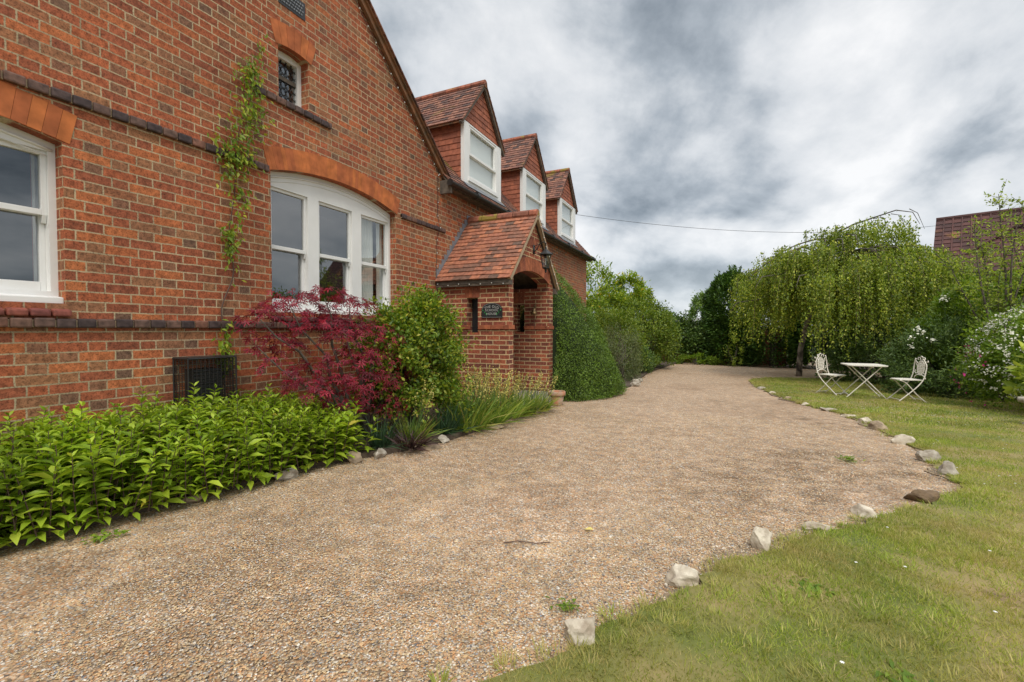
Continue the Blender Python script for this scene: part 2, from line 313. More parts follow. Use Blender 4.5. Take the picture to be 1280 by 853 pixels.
G = lambda *s: s
M['l_phlox'] = leaf_mat('phlox_leaf', [(0, (.13, .22, .016)), (.35, (.24, .36, .022)), (.8, (.36, .48, .04)), (.985, (.44, .54, .06)), (1, (.55, .45, .06))], trans=.35, tint=(1.3, 1.3, .6))
M['l_maple'] = leaf_mat('maple_leaf', [(0, (0.094, 0.007, 0.017)), (.5, (0.188, 0.011, 0.029)), (1, (0.388, 0.033, 0.060))], trans=.35, tint=(1.7, .8, .9))
M['l_bush'] = leaf_mat('spotted_bush_leaf', [(0, (.06, .12, .012)), (.4, (.13, .22, .018)), (.75, (.25, .33, .03)), (1, (.45, .42, .06))])
M['l_cone'] = leaf_mat('box_leaf', [(0, (0.053, 0.102, 0.012)), (.5, (0.100, 0.174, 0.020)), (1, (0.179, 0.270, 0.035))], trans=.2)
M['l_laurel'] = leaf_mat('laurel_leaf', [(0, (0.092, 0.168, 0.015)), (.5, (0.196, 0.291, 0.025)), (.88, (0.345, 0.426, 0.040)), (.97, (0.414, 0.426, 0.040)), (1, (0.747, 0.403, 0.020))])
M['l_round'] = leaf_mat('hedge_leaf', [(0, (0.069, 0.127, 0.014)), (.5, (0.138, 0.207, 0.022)), (1, (0.253, 0.299, 0.040))])
M['l_grey'] = leaf_mat('greygreen_leaf', [(0, (.07, .10, .04)), (.5, (.12, .155, .065)), (1, (.22, .24, .11))])
M['l_ivy'] = leaf_mat('ivy_leaf', [(0, (0.039, 0.085, 0.017)), (.6, (0.085, 0.150, 0.029)), (1, (0.169, 0.247, 0.048))], trans=.2)
M['l_conifer'] = leaf_mat('conifer_spray', [(0, (0.030, 0.070, 0.016)), (.5, (0.060, 0.126, 0.023)), (1, (0.128, 0.224, 0.039))], trans=.12)
M['l_birch'] = leaf_mat('birch_leaf', [(0, (0.088, 0.140, 0.015)), (.4, (0.156, 0.220, 0.020)), (.8, (0.288, 0.354, 0.039)), (1, (0.525, 0.525, 0.099))], trans=.4)
M['l_far'] = leaf_mat('far_tree_leaf', [(0, (.08, .15, .03)), (.6, (.13, .21, .045)), (1, (.20, .28, .06))])
M['l_apple'] = leaf_mat('young_leaf', [(0, (.16, .25, .03)), (.5, (.28, .36, .05)), (1, (.42, .46, .08))], trans=.4)
M['l_dark'] = leaf_mat('dark_shrub_leaf', [(0, (0.044, 0.088, 0.022)), (.5, (0.088, 0.150, 0.034)), (1, (0.163, 0.237, 0.054))], trans=.2)
M['l_mid'] = leaf_mat('elder_leaf', [(0, (.08, .15, .014)), (.5, (.15, .25, .022)), (1, (.27, .36, .04))])
M['l_iris'] = leaf_mat('sword_leaf', [(0, (.10, .18, .03)), (.5, (.20, .29, .045)), (.85, (.32, .37, .07)), (1, (.46, .38, .15))], trans=.3)
M['l_irisblue'] = leaf_mat('bluegreen_sword_leaf', [(0, (.035, .075, .04)), (1, (.07, .14, .065))], trans=.25)
M['l_purple'] = leaf_mat('purple_leaf', [(0, (.035, .018, .025)), (1, (.12, .07, .06))], trans=.15)
M['l_creep'] = leaf_mat('creeper_leaf', [(0, (.10, .18, .012)), (.6, (.20, .30, .022)), (1, (.40, .40, .04))])
M['f_yellow'] = leaf_mat('pale_yellow_petal', [(0, (.48, .40, .10)), (1, (.72, .62, .22))], trans=.25)
M['f_white'] = leaf_mat('white_petal', [(0, (.62, .62, .48)), (1, (.85, .85, .76))], trans=.25, tint=(1, 1, .9))
M['f_pink'] = leaf_mat('magenta_petal', [(0, (.45, .02, .16)), (1, (.65, .06, .28))], trans=.25, tint=(1, 1, 1))
M['f_daisy'] = mat('daisy_petal', (.8, .8, .76), .7)

# ================================================================== mesh helpers
class MB:
    def __init__(s): s.v = []; s.f = []
    def quad(s, *p):
        b = len(s.v); s.v += [tuple(q) for q in p]; s.f.append(tuple(range(b, b + len(p)))); return s
    def hexa(s, c):   # 8 corners: bottom 4 ccw, top 4
        b = len(s.v); s.v += [tuple(q) for q in c]
        for f in ((0, 3, 2, 1), (4, 5, 6, 7), (0, 1, 5, 4), (1, 2, 6, 5), (2, 3, 7, 6), (3, 0, 4, 7)): s.f.append(tuple(b + i for i in f))
        return s
    def box(s, x0, x1, y0, y1, z0, z1):
        return s.hexa([(x0, y0, z0), (x1, y0, z0), (x1, y1, z0), (x0, y1, z0), (x0, y0, z1), (x1, y0, z1), (x1, y1, z1), (x0, y1, z1)])
    def bar(s, p, q, w, h, up=(0, 0, 1)):   # rectangular bar from p to q, w sideways, h along up
        p, q, up = Vector(p), Vector(q), Vector(up); d = (q - p).normalized(); sd = d.cross(up).normalized(); u2 = sd.cross(d).normalized()
        c = []
        for e_ in (-1, 1):
            for pt, ss in ((p, -1), (p, 1), (q, 1), (q, -1)): c.append(pt + sd * (ss * w / 2) + u2 * (e_ * h / 2))
        return s.hexa(c)
    def tube(s, pts, r, n=8, cap=True):
        pts = [Vector(p) for p in pts]; rr = r if isinstance(r, (list, tuple)) else [r] * len(pts)
        ref = None; b = len(s.v)
        for i, p in enumerate(pts):
            d = (pts[min(i + 1, len(pts) - 1)] - pts[max(i - 1, 0)])
            d = d.normalized() if d.length > 1e-9 else Vector((0, 0, 1))
            if ref is None: ref = d.orthogonal().normalized()
            ref = (ref - d * ref.dot(d)); ref = ref.normalized() if ref.length > 1e-6 else d.orthogonal().normalized()
            bi = d.cross(ref)
            for k in range(n):
                a_ = 2 * math.pi * k / n; s.v.append(tuple(p + (ref * math.cos(a_) + bi * math.sin(a_)) * rr[i]))
        for i in range(len(pts) - 1):
            for k in range(n):
                s.f.append((b + i * n + k, b + i * n + (k + 1) % n, b + (i + 1) * n + (k + 1) % n, b + (i + 1) * n + k))
        if cap:
            s.f.append(tuple(b + k for k in range(n))[::-1]); s.f.append(tuple(b + (len(pts) - 1) * n + k for k in range(n)))
        return s
    def lathe(s, c, prof, n=24):   # prof: (r, z)
        b = len(s.v); c = Vector(c)
        for (r_, z_) in prof:
            for k in range(n):
                a_ = 2 * math.pi * k / n; s.v.append((c.x + r_ * math.cos(a_), c.y + r_ * math.sin(a_), c.z + z_))
        for i in range(len(prof) - 1):
            for k in range(n):
                s.f.append((b + i * n + k, b + i * n + (k + 1) % n, b + (i + 1) * n + (k + 1) % n, b + (i + 1) * n + k))
        return s
    def build(s, name, m, parent=None, smooth=False, bevel=0):
        me = bpy.data.meshes.new(name); me.from_pydata(s.v, [], s.f); me.validate()
        o = bpy.data.objects.new(name, me); COL.objects.link(o)
        me.materials.append(m)
        if smooth:
            for p in me.polygons: p.use_smooth = True
        if bevel:
            bm = bmesh.new(); bm.from_mesh(me)
            bmesh.ops.bevel(bm, geom=list(bm.edges), offset=bevel, segments=2, affect='EDGES', clamp_overlap=True, profile=.6)
            bm.to_mesh(me); bm.free()
        setparent(o, parent)
        return o
def setparent(o, parent):
    if parent is not None:
        o.parent = parent
        r = parent
        off = Vector((0, 0, 0))
        while r is not None:
            off += r.location if r.parent is None or True else Vector(); r = r.parent
        o.matrix_parent_inverse = Matrix.Translation(-parent_loc(parent))
def parent_loc(p): return p['_loc_'] and Vector(p['_loc_']) if '_loc_' in p.keys() else Vector((0, 0, 0))
_tmp = []
def thing(name, label, cat, loc=(0, 0, 0), group=None):
    o = bpy.data.objects.new(name, None); COL.objects.link(o); o.location = loc; o.empty_display_size = .2
    o['_loc_'] = tuple(loc); _tmp.append(o)
    o['label'] = label; o['category'] = cat
    if group: o['group'] = group
    return o
def tag(o, label=None, cat=None, group=None, kind=None):
    if label: o['label'] = label
    if cat: o['category'] = cat
    if group: o['group'] = group
    if kind: o['kind'] = kind
    return o
def fastmesh(name, V, F, m, parent=None):
    """V (n,3); F (m,3) triangles"""
    me = bpy.data.meshes.new(name); nF = len(F)
    me.vertices.add(len(V)); me.vertices.foreach_set('co', np.ascontiguousarray(V, dtype=np.float32).ravel())
    me.loops.add(nF * 3); me.loops.foreach_set('vertex_index', np.ascontiguousarray(F, dtype=np.int32).ravel())
    me.polygons.add(nF); me.polygons.foreach_set('loop_start', np.arange(0, nF * 3, 3, dtype=np.int32))
    me.update(calc_edges=True)
    me.materials.append(m)
    o = bpy.data.objects.new(name, me); COL.objects.link(o); setparent(o, parent); return o

def poly_plate(loops, thick, tf, name, m, parent=None):
    """2D loops (first outer, rest holes) extruded; tf maps (a,b,c) with c in +-thick/2 to the world"""
    cu = bpy.data.curves.new('c', 'CURVE'); cu.dimensions = '2D'; cu.fill_mode = 'BOTH'; cu.extrude = thick / 2
    for lp in loops:
        sp = cu.splines.new('POLY'); sp.points.add(len(lp) - 1)
        for i, (a_, b_) in enumerate(lp): sp.points[i].co = (a_, b_, 0, 1)
        sp.use_cyclic_u = True
    ob = bpy.data.objects.new('c', cu); COL.objects.link(ob)
    dg = bpy.context.evaluated_depsgraph_get(); me = bpy.data.meshes.new_from_object(ob.evaluated_get(dg))
    bpy.data.objects.remove(ob); bpy.data.curves.remove(cu)
    me.name = name
    for v_ in me.vertices: v_.co = tf(*v_.co)
    bm = bmesh.new(); bm.from_mesh(me); bmesh.ops.remove_doubles(bm, verts=bm.verts, dist=1e-5); bmesh.ops.recalc_face_normals(bm, faces=bm.faces); bm.to_mesh(me); bm.free()
    me.materials.clear(); me.materials.append(m)
    for p_ in me.polygons: p_.use_smooth = False
    o = bpy.data.objects.new(name, me); COL.objects.link(o); setparent(o, parent)
    return o
def arch(y0, y1, zs, rise, n=16):
    """segmental arch points from (y1,zs) over to (y0,zs)"""
    h = (y1 - y0) / 2; c = (y0 + y1) / 2; r = (h * h + rise * rise) / (2 * rise); zc_ = zs + rise - r; a0 = math.asin(h / r)
    return [(c + r * math.sin(a0 - 2 * a0 * i / n), zc_ + r * math.cos(a0 - 2 * a0 * i / n)) for i in range(n + 1)]
def voussoirs(name, y0, y1, zs, rise, depth, wid, tf, m, parent, skew=0.0, gap=.003, c0=-.01, c1=.006):
    h = (y1 - y0) / 2; c = (y0 + y1) / 2; r = (h * h + rise * rise) / (2 * rise); zc_ = zs + rise - r; a0 = math.asin(h / r)
    n = max(3, int(round(2 * a0 * r / wid))); mb = MB()
    for i in range(n):
        a_, b_ = -a0 + 2 * a0 * i / n, -a0 + 2 * a0 * (i + 1) / n
        ga = gap / 2 / r; a_ += ga; b_ -= ga
        p = lambda ang, rad: (c + rad * math.sin(ang) * (1 + skew * (rad - r)), zc_ + rad * math.cos(ang))
        q = [p(a_, r), p(b_, r), p(b_, r + depth), p(a_, r + depth)]
        mb.hexa([tf(*k, c0) for k in q] + [tf(*k, c1 + random.uniform(-.001, .001)) for k in q])
    return mb.build(name, m, parent)
def tiles(mb, o, u, v, bounds, vmax, w=.165, h=.1, th=.012, jit=.004, stagger=True):
    o, u, v = Vector(o), Vector(u).normalized(), Vector(v).normalized(); n = u.cross(v).normalized()
    row = 0; v0 = 0
    while v0 < vmax - 1e-4:
        v1 = min(v0 + h, vmax); a0, b0 = bounds(v0); a1, b1 = bounds(v1)
        k0 = math.floor(min(a0, a1) / w) - 1; k1 = math.ceil(max(b0, b1) / w) + 1
        for k in range(k0, k1):
            a_ = k * w + (w / 2 if row % 2 and stagger else 0); b_ = a_ + w - .002
            A, B = max(a_, a0), min(b_, b0); C_, D_ = min(b_, b1), max(a_, a1)
            if B - A < .004 and C_ - D_ < .004: continue
            if B < A: A = B = (A + B) / 2
            if C_ < D_: C_ = D_ = (C_ + D_) / 2
            l = random.uniform(0, jit); tl = random.uniform(-jit, jit) * .6
            dv = random.uniform(-.003, .003) if stagger else 0
            vv = v0 + dv if row else v0
            q = [o + u * A + v * vv, o + u * B + v * vv, o + u * C_ + v * (v1 + .012), o + u * D_ + v * (v1 + .012)]
            top = [th * 1.6 + l, th * 1.6 + l + tl, th * .7, th * .7]
            bot = [.001, .001, -.002, -.002]
            mb.hexa([q[i] + n * bot[i] for i in range(4)] + [q[i] + n * top[i] for i in range(4)])
        v0 += h; row += 1
    return mb

# ------------------------------------------------------------------ foliage generators (numpy)
def unit(a): return a / np.maximum(np.linalg.norm(a, axis=-1, keepdims=True), 1e-9)
TPL = {
 'diamond': (np.array([(0, 0, 0), (.45, .5, .08), (1, 0, -.08), (.45, -.5, .08)]), np.array([(0, 1, 2), (0, 2, 3)])),
 'lance': (np.array([(0, 0, 0), (.22, .38, .07), (.55, .5, .07), (1, 0, -.2), (.55, -.5, .07), (.22, -.38, .07), (.3, 0, .02), (.65, 0, -.04)]),
           np.array([(0, 6, 1), (1, 6, 7), (1, 7, 2), (2, 7, 3), (0, 5, 6), (5, 7, 6), (5, 4, 7), (4, 3, 7)])),
 'blade': (np.array([(0, .5, 0), (0, -.5, 0), (.45, .42, .0), (.45, -.42, .0), (1, 0, -.18)]), np.array([(0, 1, 2), (1, 3, 2), (2, 3, 4)])),
 'tri': (np.array([(0, .5, 0), (0, -.5, 0), (1, 0, 0)]), np.array([(0, 1, 2)])),
}
_pv = [(0, 0, 0)]; _pf = []
for _a, _l in ((-105, .5), (-55, .8), (0, 1), (55, .8), (105, .5)):
    _c, _s = math.cos(R(_a)), math.sin(R(_a)); _b = len(_pv)
    _pv += [(_l * .5 * _c - .09 * _s, _l * .5 * _s + .09 * _c, .03), (_l * _c, _l * _s, -.1 * _l), (_l * .5 * _c + .09 * _s, _l * .5 * _s - .09 * _c, .03)]
    _pf += [(0, _b, _b + 1), (0, _b + 1, _b + 2)]
TPL['palm'] = (np.array(_pv), np.array(_pf))
def leaves(P, A, Nn, Ln, Wd, kind='diamond'):
    t, f = TPL[kind]; n = len(P); A = unit(A); S = unit(np.cross(A, Nn)); N2 = np.cross(S, A)
    Ln = np.broadcast_to(Ln, (n,))[:, None, None]; Wd = np.broadcast_to(Wd, (n,))[:, None, None]
    V = P[:, None] + A[:, None] * t[None, :, 0:1] * Ln + S[:, None] * t[None, :, 1:2] * Wd + N2[:, None] * t[None, :, 2:3] * Ln
    F = f[None] + (np.arange(n) * len(t))[:, None, None]
    return V.reshape(-1, 3), F.reshape(-1, 3)
def merge(parts):
    Vs, Fs, k = [], [], 0
    for V, F in parts: Vs.append(V); Fs.append(F + k); k += len(V)
    return np.concatenate(Vs), np.concatenate(Fs)
def crown_pts(c, rad, n, K, cr=.22, shell=(.72, 1.0), zmin=-.6, r=rng, bias=None):
    """leaf positions gathered in K clumps near the shell of an ellipsoid, plus a sparse interior"""
    c = np.array(c, float); rad = np.array(rad, float)
    d = unit(r.normal(size=(K * 3, 3))); d = d[d[:, 2] > zmin][:K]
    rr = r.uniform(*shell, len(d))[:, None]
    # lumpy outline
    lump = 1 + .12 * np.sin(d[:, 0:1] * 5 + c[0]) * np.cos(d[:, 1:2] * 4 + c[1]) + .08 * np.sin(d[:, 2:3] * 9)
    cl = d * rr * lump
    idx = r.integers(0, len(cl), n); sz = r.uniform(.5, 1.4, len(cl))[idx][:, None] * cr
    q = cl[idx] + np.clip(r.normal(size=(n, 3)), -1.9, 1.9) * sz * .55
    out = unit(q)
    return c + q * rad, out
def bush(name, c, rad, n, leaf, m, parent, kind='diamond', K=90, cr=.2, wr=.5, zmin=-.6, droop=.0, up=.5, shell=(.7, 1), gmin=None):
    P, O = crown_pts(c, rad, n, K, cr, shell, zmin)
    if gmin is not None:
        k = P[:, 2] > gmin + .02; P, O = P[k], O[k]
    n = len(P)
    A = unit(O * .6 + rng.normal(size=(n, 3)) * .6 + np.array([0, 0, up * .4 - droop])); Nn = unit(O * .5 + np.array([0, 0, up]) + rng.normal(size=(n, 3)) * .4)
    Ln = leaf * rng.uniform(.6, 1.3, n)
    V, F = leaves(P, A, Nn, Ln, Ln * wr, kind)
    return fastmesh(name, V, F, m, parent)
def branches(name, base, tips, r0, m, parent, seg=5, wob=.08, n=6, rt=.004):
    mb = MB(); base = Vector(base)
    for tp in tips:
        tp = Vector(tp); pts = []
        for i in range(seg + 1):
            f = i / seg; p = base.lerp(tp, f); p.z += math.sin(f * math.pi) * .08 * (tp - base).length
            if 0 < i < seg: p += Vector((random.uniform(-wob, wob), random.uniform(-wob, wob), random.uniform(-wob, wob))) * (tp - base).length
            pts.append(p)
        mb.tube(pts, [r0 * (1 - f_ / seg) + rt for f_ in range(seg + 1)], n)
    return mb.build(name, m, parent, smooth=True)

# ================================================================== terrain
def g(x, y): return 0.1 - .023 * min(max(y, -6), 15) - .006 * min(max(x, -14), 14)
def gv(x, y): return 0.1 - .023 * np.clip(y, -6, 15) - .006 * np.clip(x, -14, 14)
def sheet(name, x0, x1, y0, y1, step, dz, m, bumpy=0):
    xs = np.arange(x0, x1 + 1e-6, step); ys = np.arange(y0, y1 + 1e-6, step)
    X, Y = np.meshgrid(xs, ys); Z = gv(X, Y) + dz
    if bumpy: Z = Z + bumpy * (np.sin(X * 1.7 + np.sin(Y * .9)) * np.cos(Y * 1.3 + np.sin(X * .7)))
    V = np.stack([X, Y, Z], -1).reshape(-1, 3); nx = len(xs); i, j = np.meshgrid(np.arange(nx - 1), np.arange(len(ys) - 1)); a_ = (j * nx + i).ravel()
    F = np.concatenate([np.stack([a_, a_ + 1, a_ + nx + 1], -1), np.stack([a_, a_ + nx + 1, a_ + nx], -1)])
    return fastmesh(name, V, F, m)
gr = MB()
xs = [-500, -14, 14, 500]; ys = [-500, -6, 15, 500]
for i in range(3):
    for j in range(3):
        gr.quad(*[(x_, y_, g(x_, y_) - .05) for x_, y_ in ((xs[i], ys[j]), (xs[i + 1], ys[j]), (xs[i + 1], ys[j + 1]), (xs[i], ys[j + 1]))])
tag(gr.build('ground', M['ground']), kind='structure')
tag(sheet('driveway', -14, 16, -6, 27, .25, 0, M['gravel'], .006), kind='structure')

def inside(px, py, poly):
    c = np.zeros(px.shape, bool); n = len(poly)
    for i in range(n):
        x1, y1 = poly[i]; x2, y2 = poly[(i + 1) % n]
        cond = ((y1 > py) != (y2 > py)) & (px < (x2 - x1) * (py - y1) / ((y2 - y1) if y2 != y1 else 1e-9) + x1)
        c ^= cond
    return c
def smooth_line(pts, k=6):
    out = []
    for i in range(len(pts) - 1):
        p0, p1, p2, p3 = pts[max(i - 1, 0)], pts[i], pts[i + 1], pts[min(i + 2, len(pts) - 1)]
        for j in range(k):
            t = j / k
            out.append(tuple(.5 * (2 * p1[d] + (p2[d] - p0[d]) * t + (2 * p0[d] - 5 * p1[d] + 4 * p2[d] - p3[d]) * t * t + (3 * p1[d] - p0[d] - 3 * p2[d] + p3[d]) * t ** 3) for d in (0, 1)))
    out.append(pts[-1]); return out
def surface_poly(name, poly, dz, m, step=.12, edge_drop=.02):
    """filled polygon that follows the ground"""
    cu = bpy.data.curves.new('c', 'CURVE'); cu.dimensions = '2D'; cu.fill_mode = 'FRONT'
    sp = cu.splines.new('POLY'); sp.points.add(len(poly) - 1); sp.use_cyclic_u = True
    for i, (a_, b_) in enumerate(poly): sp.points[i].co = (a_, b_, 0, 1)
    ob = bpy.data.objects.new('c', cu); COL.objects.link(ob); dg = bpy.context.evaluated_depsgraph_get()
    me = bpy.data.meshes.new_from_object(ob.evaluated_get(dg)); bpy.data.objects.remove(ob); bpy.data.curves.remove(cu); me.name = name
    bm = bmesh.new(); bm.from_mesh(me); bmesh.ops.remove_doubles(bm, verts=bm.verts, dist=1e-5)
    for yy in (15.0, -6.0):
        bmesh.ops.bisect_plane(bm, geom=list(bm.verts) + list(bm.edges) + list(bm.faces), plane_co=(0, yy, 0), plane_no=(0, 1, 0))
    bmesh.ops.triangulate(bm, faces=bm.faces)
    be = [e_ for e_ in bm.edges if e_.is_boundary]
    ex = bmesh.ops.extrude_edge_only(bm, edges=be); low = {v_ for v_ in ex['geom'] if isinstance(v_, bmesh.types.BMVert)}
    for v_ in bm.verts: v_.co.z = g(v_.co.x, v_.co.y) + (dz if v_ not in low else -.03)
    bmesh.ops.recalc_face_normals(bm, faces=bm.faces)
    bm.to_mesh(me); bm.free(); me.materials.clear(); me.materials.append(m)
    for p in me.polygons:
        if p.normal.z < -.5: p.flip()
    o = bpy.data.objects.new(name, me); COL.objects.link(o); return o
edge = [(-1.9, -3), (-1.3, .2), (-.72, 1.38), (-.46, 1.75), (-.12, 2.38), (.22, 2.9), (.58, 3.35), (.92, 3.78), (1.42, 4.4), (1.78, 4.95), (1.88, 5.5), (1.96, 6.0), (1.99, 6.9), (1.97, 7.85), (1.95, 8.4), (1.88, 8.95), (1.7, 9.55), (1.44, 10.1),
        (1.1, 11.4), (.85, 13.2), (.72, 14.8), (.85, 16.0), (1.5, 16.75), (2.6, 17.1), (4.5, 17.2), (7, 17.0)]
edge = smooth_line(edge, 8)
edge = [(x_ + random.uniform(-.03, .03) + .03 * math.sin(y_ * 9), y_ + random.uniform(-.02, .02)) for x_, y_ in edge]
lawn_poly = edge + [(15, 17), (15, -3)]
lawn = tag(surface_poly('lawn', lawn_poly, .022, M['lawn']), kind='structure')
earth = []
for i_, (x_, y_) in enumerate(edge):
    k_ = .035 + .05 * math.sin(y_ * 2.3 + 1) + .035 * math.sin(y_ * 7.1) + random.uniform(-.015, .015)
    earth.append((x_ - max(k_, -.02), y_ + max(k_, 0) * .5))
earth_poly = earth + [(15, 16.9), (15, -2.9)]
tag(surface_poly('bare_earth', earth_poly, .010, M['earth']), kind='structure')
bed_edge = [(-3.5, -3), (-3.58, -.5), (-3.56, 1.0), (-3.49, 1.7), (-3.42, 2.5), (-3.27, 3.2), (-3.02, 3.8), (-2.88, 4.4), (-2.84, 5.2), (-2.84, 5.9), (-2.88, 6.42)]
bed_edge = smooth_line(bed_edge, 5)
tag(surface_poly('flower_bed', bed_edge + [(-3.06, 6.4), (-3.06, 6.42), (-4.36, 6.42), (-4.36, -3)], .05, M['soil']), kind='structure')
bed2 = smooth_line([(-2.9, 8.6), (-2.5, 9.2), (-2.3, 10.4), (-2.15, 12), (-2.3, 13.6), (-2.35, 15), (-2.4, 17), (-2.2, 19), (-2.0, 21.2), (-1.7, 21.9)], 4)
tag(surface_poly('shrub_border', bed2 + [(-1.7, 24), (-12, 24), (-12, 15.6), (-4.34, 15.6), (-4.34, 8.6)], .05, M['soil']), kind='structure')

# ================================================================== the house
D = -4.35
house = thing('brick_house', 'long red brick house with three tile-hung dormers and a gabled porch beside the drive', 'house', (D, 6, 0))
TX = lambda x0: (lambda a_, b_, c_: Vector((x0 + c_, a_, b_)))       # wall facing +X
def rect(a0, a1, b0, b1): return [(a0, b0), (a1, b0), (a1, b1), (a0, b1)]
W1 = dict(y0=-.36, y1=1.64, z0=1.49, zs=2.655, rise=.11)
W2 = dict(y0=3.31, y1=5.335, z0=1.49, zs=2.985, rise=.155)
W3 = dict(y0=3.42, y1=3.82, z0=3.80, zs=4.35, rise=.035)
def opening(wd): return [(wd['y0'], wd['z0']), (wd['y1'], wd['z0'])] + arch(wd['y0'], wd['y1'], wd['zs'], wd['rise'])
RK = lambda y: 4.046 + .88 * (6.36 - y)
PK = 2.3
outer = [(-2.3, -.4), (15.44, -.4), (15.44, 3.86), (6.56, 3.86), (6.46, RK(6.46)), (PK, RK(PK)), (-2.3, RK(PK) - .88 * (PK + 2.3))]
poly_plate([outer, opening(W1), opening(W2), opening(W3)], .3, TX(D - .15), 'wall', M['brick'], house)
# far end and rear walls
mb = MB(); mb.hexa([(D - .3, 15.14, -.4), (D - .3, 15.44, -.4), (-8.4, 15.44, -.4), (-8.4, 15.14, -.4), (D - .3, 15.14, 3.85), (D - .3, 15.44, 3.85), (-8.4, 15.44, 3.85), (-8.4, 15.14, 3.85)])
mb.hexa([(-4.2 - .15, 15.14, 3.8), (-4.35, 15.43, 3.8), (-8.3, 15.43, 3.8), (-8.3, 15.14, 3.8), (-6.3, 15.14, 6.1), (-6.3, 15.43, 6.1), (-6.4, 15.43, 6.1), (-6.4, 15.14, 6.1)])
mb.box(-9.5, -8.4, -2.3, 15.44, -.4, 3.8); mb.box(-9.5, D - .3, -2.3, -2.0, -.4, 3.9)
mb.build('wall', M['brick'], house)
# string courses of dark bullnosed headers
def course(name, y0, y1, z, m, proud=.036, h=.068, step=.118, x=D, parent=house, bev=.012, slope=0):
    mb = MB(); y = y0
    while y < y1 - .03:
        e_ = min(y + step - .008, y1); dz = random.uniform(-.002, .002); px = random.uniform(-.003, .003)
        mb.hexa([(x - .02, y, z + dz), (x - .02, e_, z + dz), (x + proud + px, e_, z + dz), (x + proud + px, y, z + dz),
                 (x - .02, y, z + h + dz), (x - .02, e_, z + h + dz), (x + proud + px, e_, z + h + dz - slope), (x + proud + px, y, z + h + dz - slope)]); y += step
    o = mb.build(name, m, parent, bevel=bev)
    MB().box(x - .02, x + proud * .55, y0, y1, z + .004, z + h - .012).build('mortar_bed', M['mortar'], parent)
    return o
course('string_course', -2.2, 6.40, 1.315, M['dark'])
course('string_course', -2.2, 3.28, 2.95, M['dark'])
course('string_course', 5.44, 6.60, 2.95, M['dark'])
course('sill_course', 3.14, 4.12, 3.72, M['dark'])
# sloping brick sills under the windows
def brick_sill(y0, y1, z, m):
    mb = MB(); y = y0
    while y < y1 - .03:
        e_ = min(y + .105, y1)
        mb.hexa([(D - .12, y, z - .09), (D - .12, e_, z - .09), (D + .04, e_, z - .09), (D + .04, y, z - .09),
                 (D - .12, y, z), (D - .12, e_, z), (D + .04, e_, z - .045), (D + .04, y, z - .045)]); y += .115
    return mb.build('brick_sill', m, house, bevel=.012)
brick_sill(-.4, 1.70, 1.485, M['sillred']); brick_sill(3.31, 5.335, 1.485, M['dark'])
voussoirs('brick_arch', W1['y0'] - .04, W1['y1'] + .04, W1['zs'], W1['rise'], .225, .078, TX(D), M['rubbed'], house, gap=.002)
voussoirs('brick_arch', W2['y0'] - .02, W2['y1'] + .02, W2['zs'] - .003, W2['rise'], .235, .05, TX(D), M['rubbed'], house, gap=.0012)
voussoirs('brick_arch', W3['y0'] - .03, W3['y1'] + .03, W3['zs'], W3['rise'], .235, .078, TX(D), M['rubbed'], house)
# air brick high on the gable
mb = MB()
for i in range(9):
    for j in range(4): mb.tube([(D + .004, 3.46 + i * .032 + (.016 if j % 2 else 0), 4.84 + j * .036), (D + .014, 3.46 + i * .032 + (.016 if j % 2 else 0), 4.84 + j * .036)], .011, 6)
ab = MB().box(D - .005, D + .006, 3.43, 3.77, 4.80, 4.99).build('air_brick', M['slate'], house); mb.build('grille', M['lead'], ab)

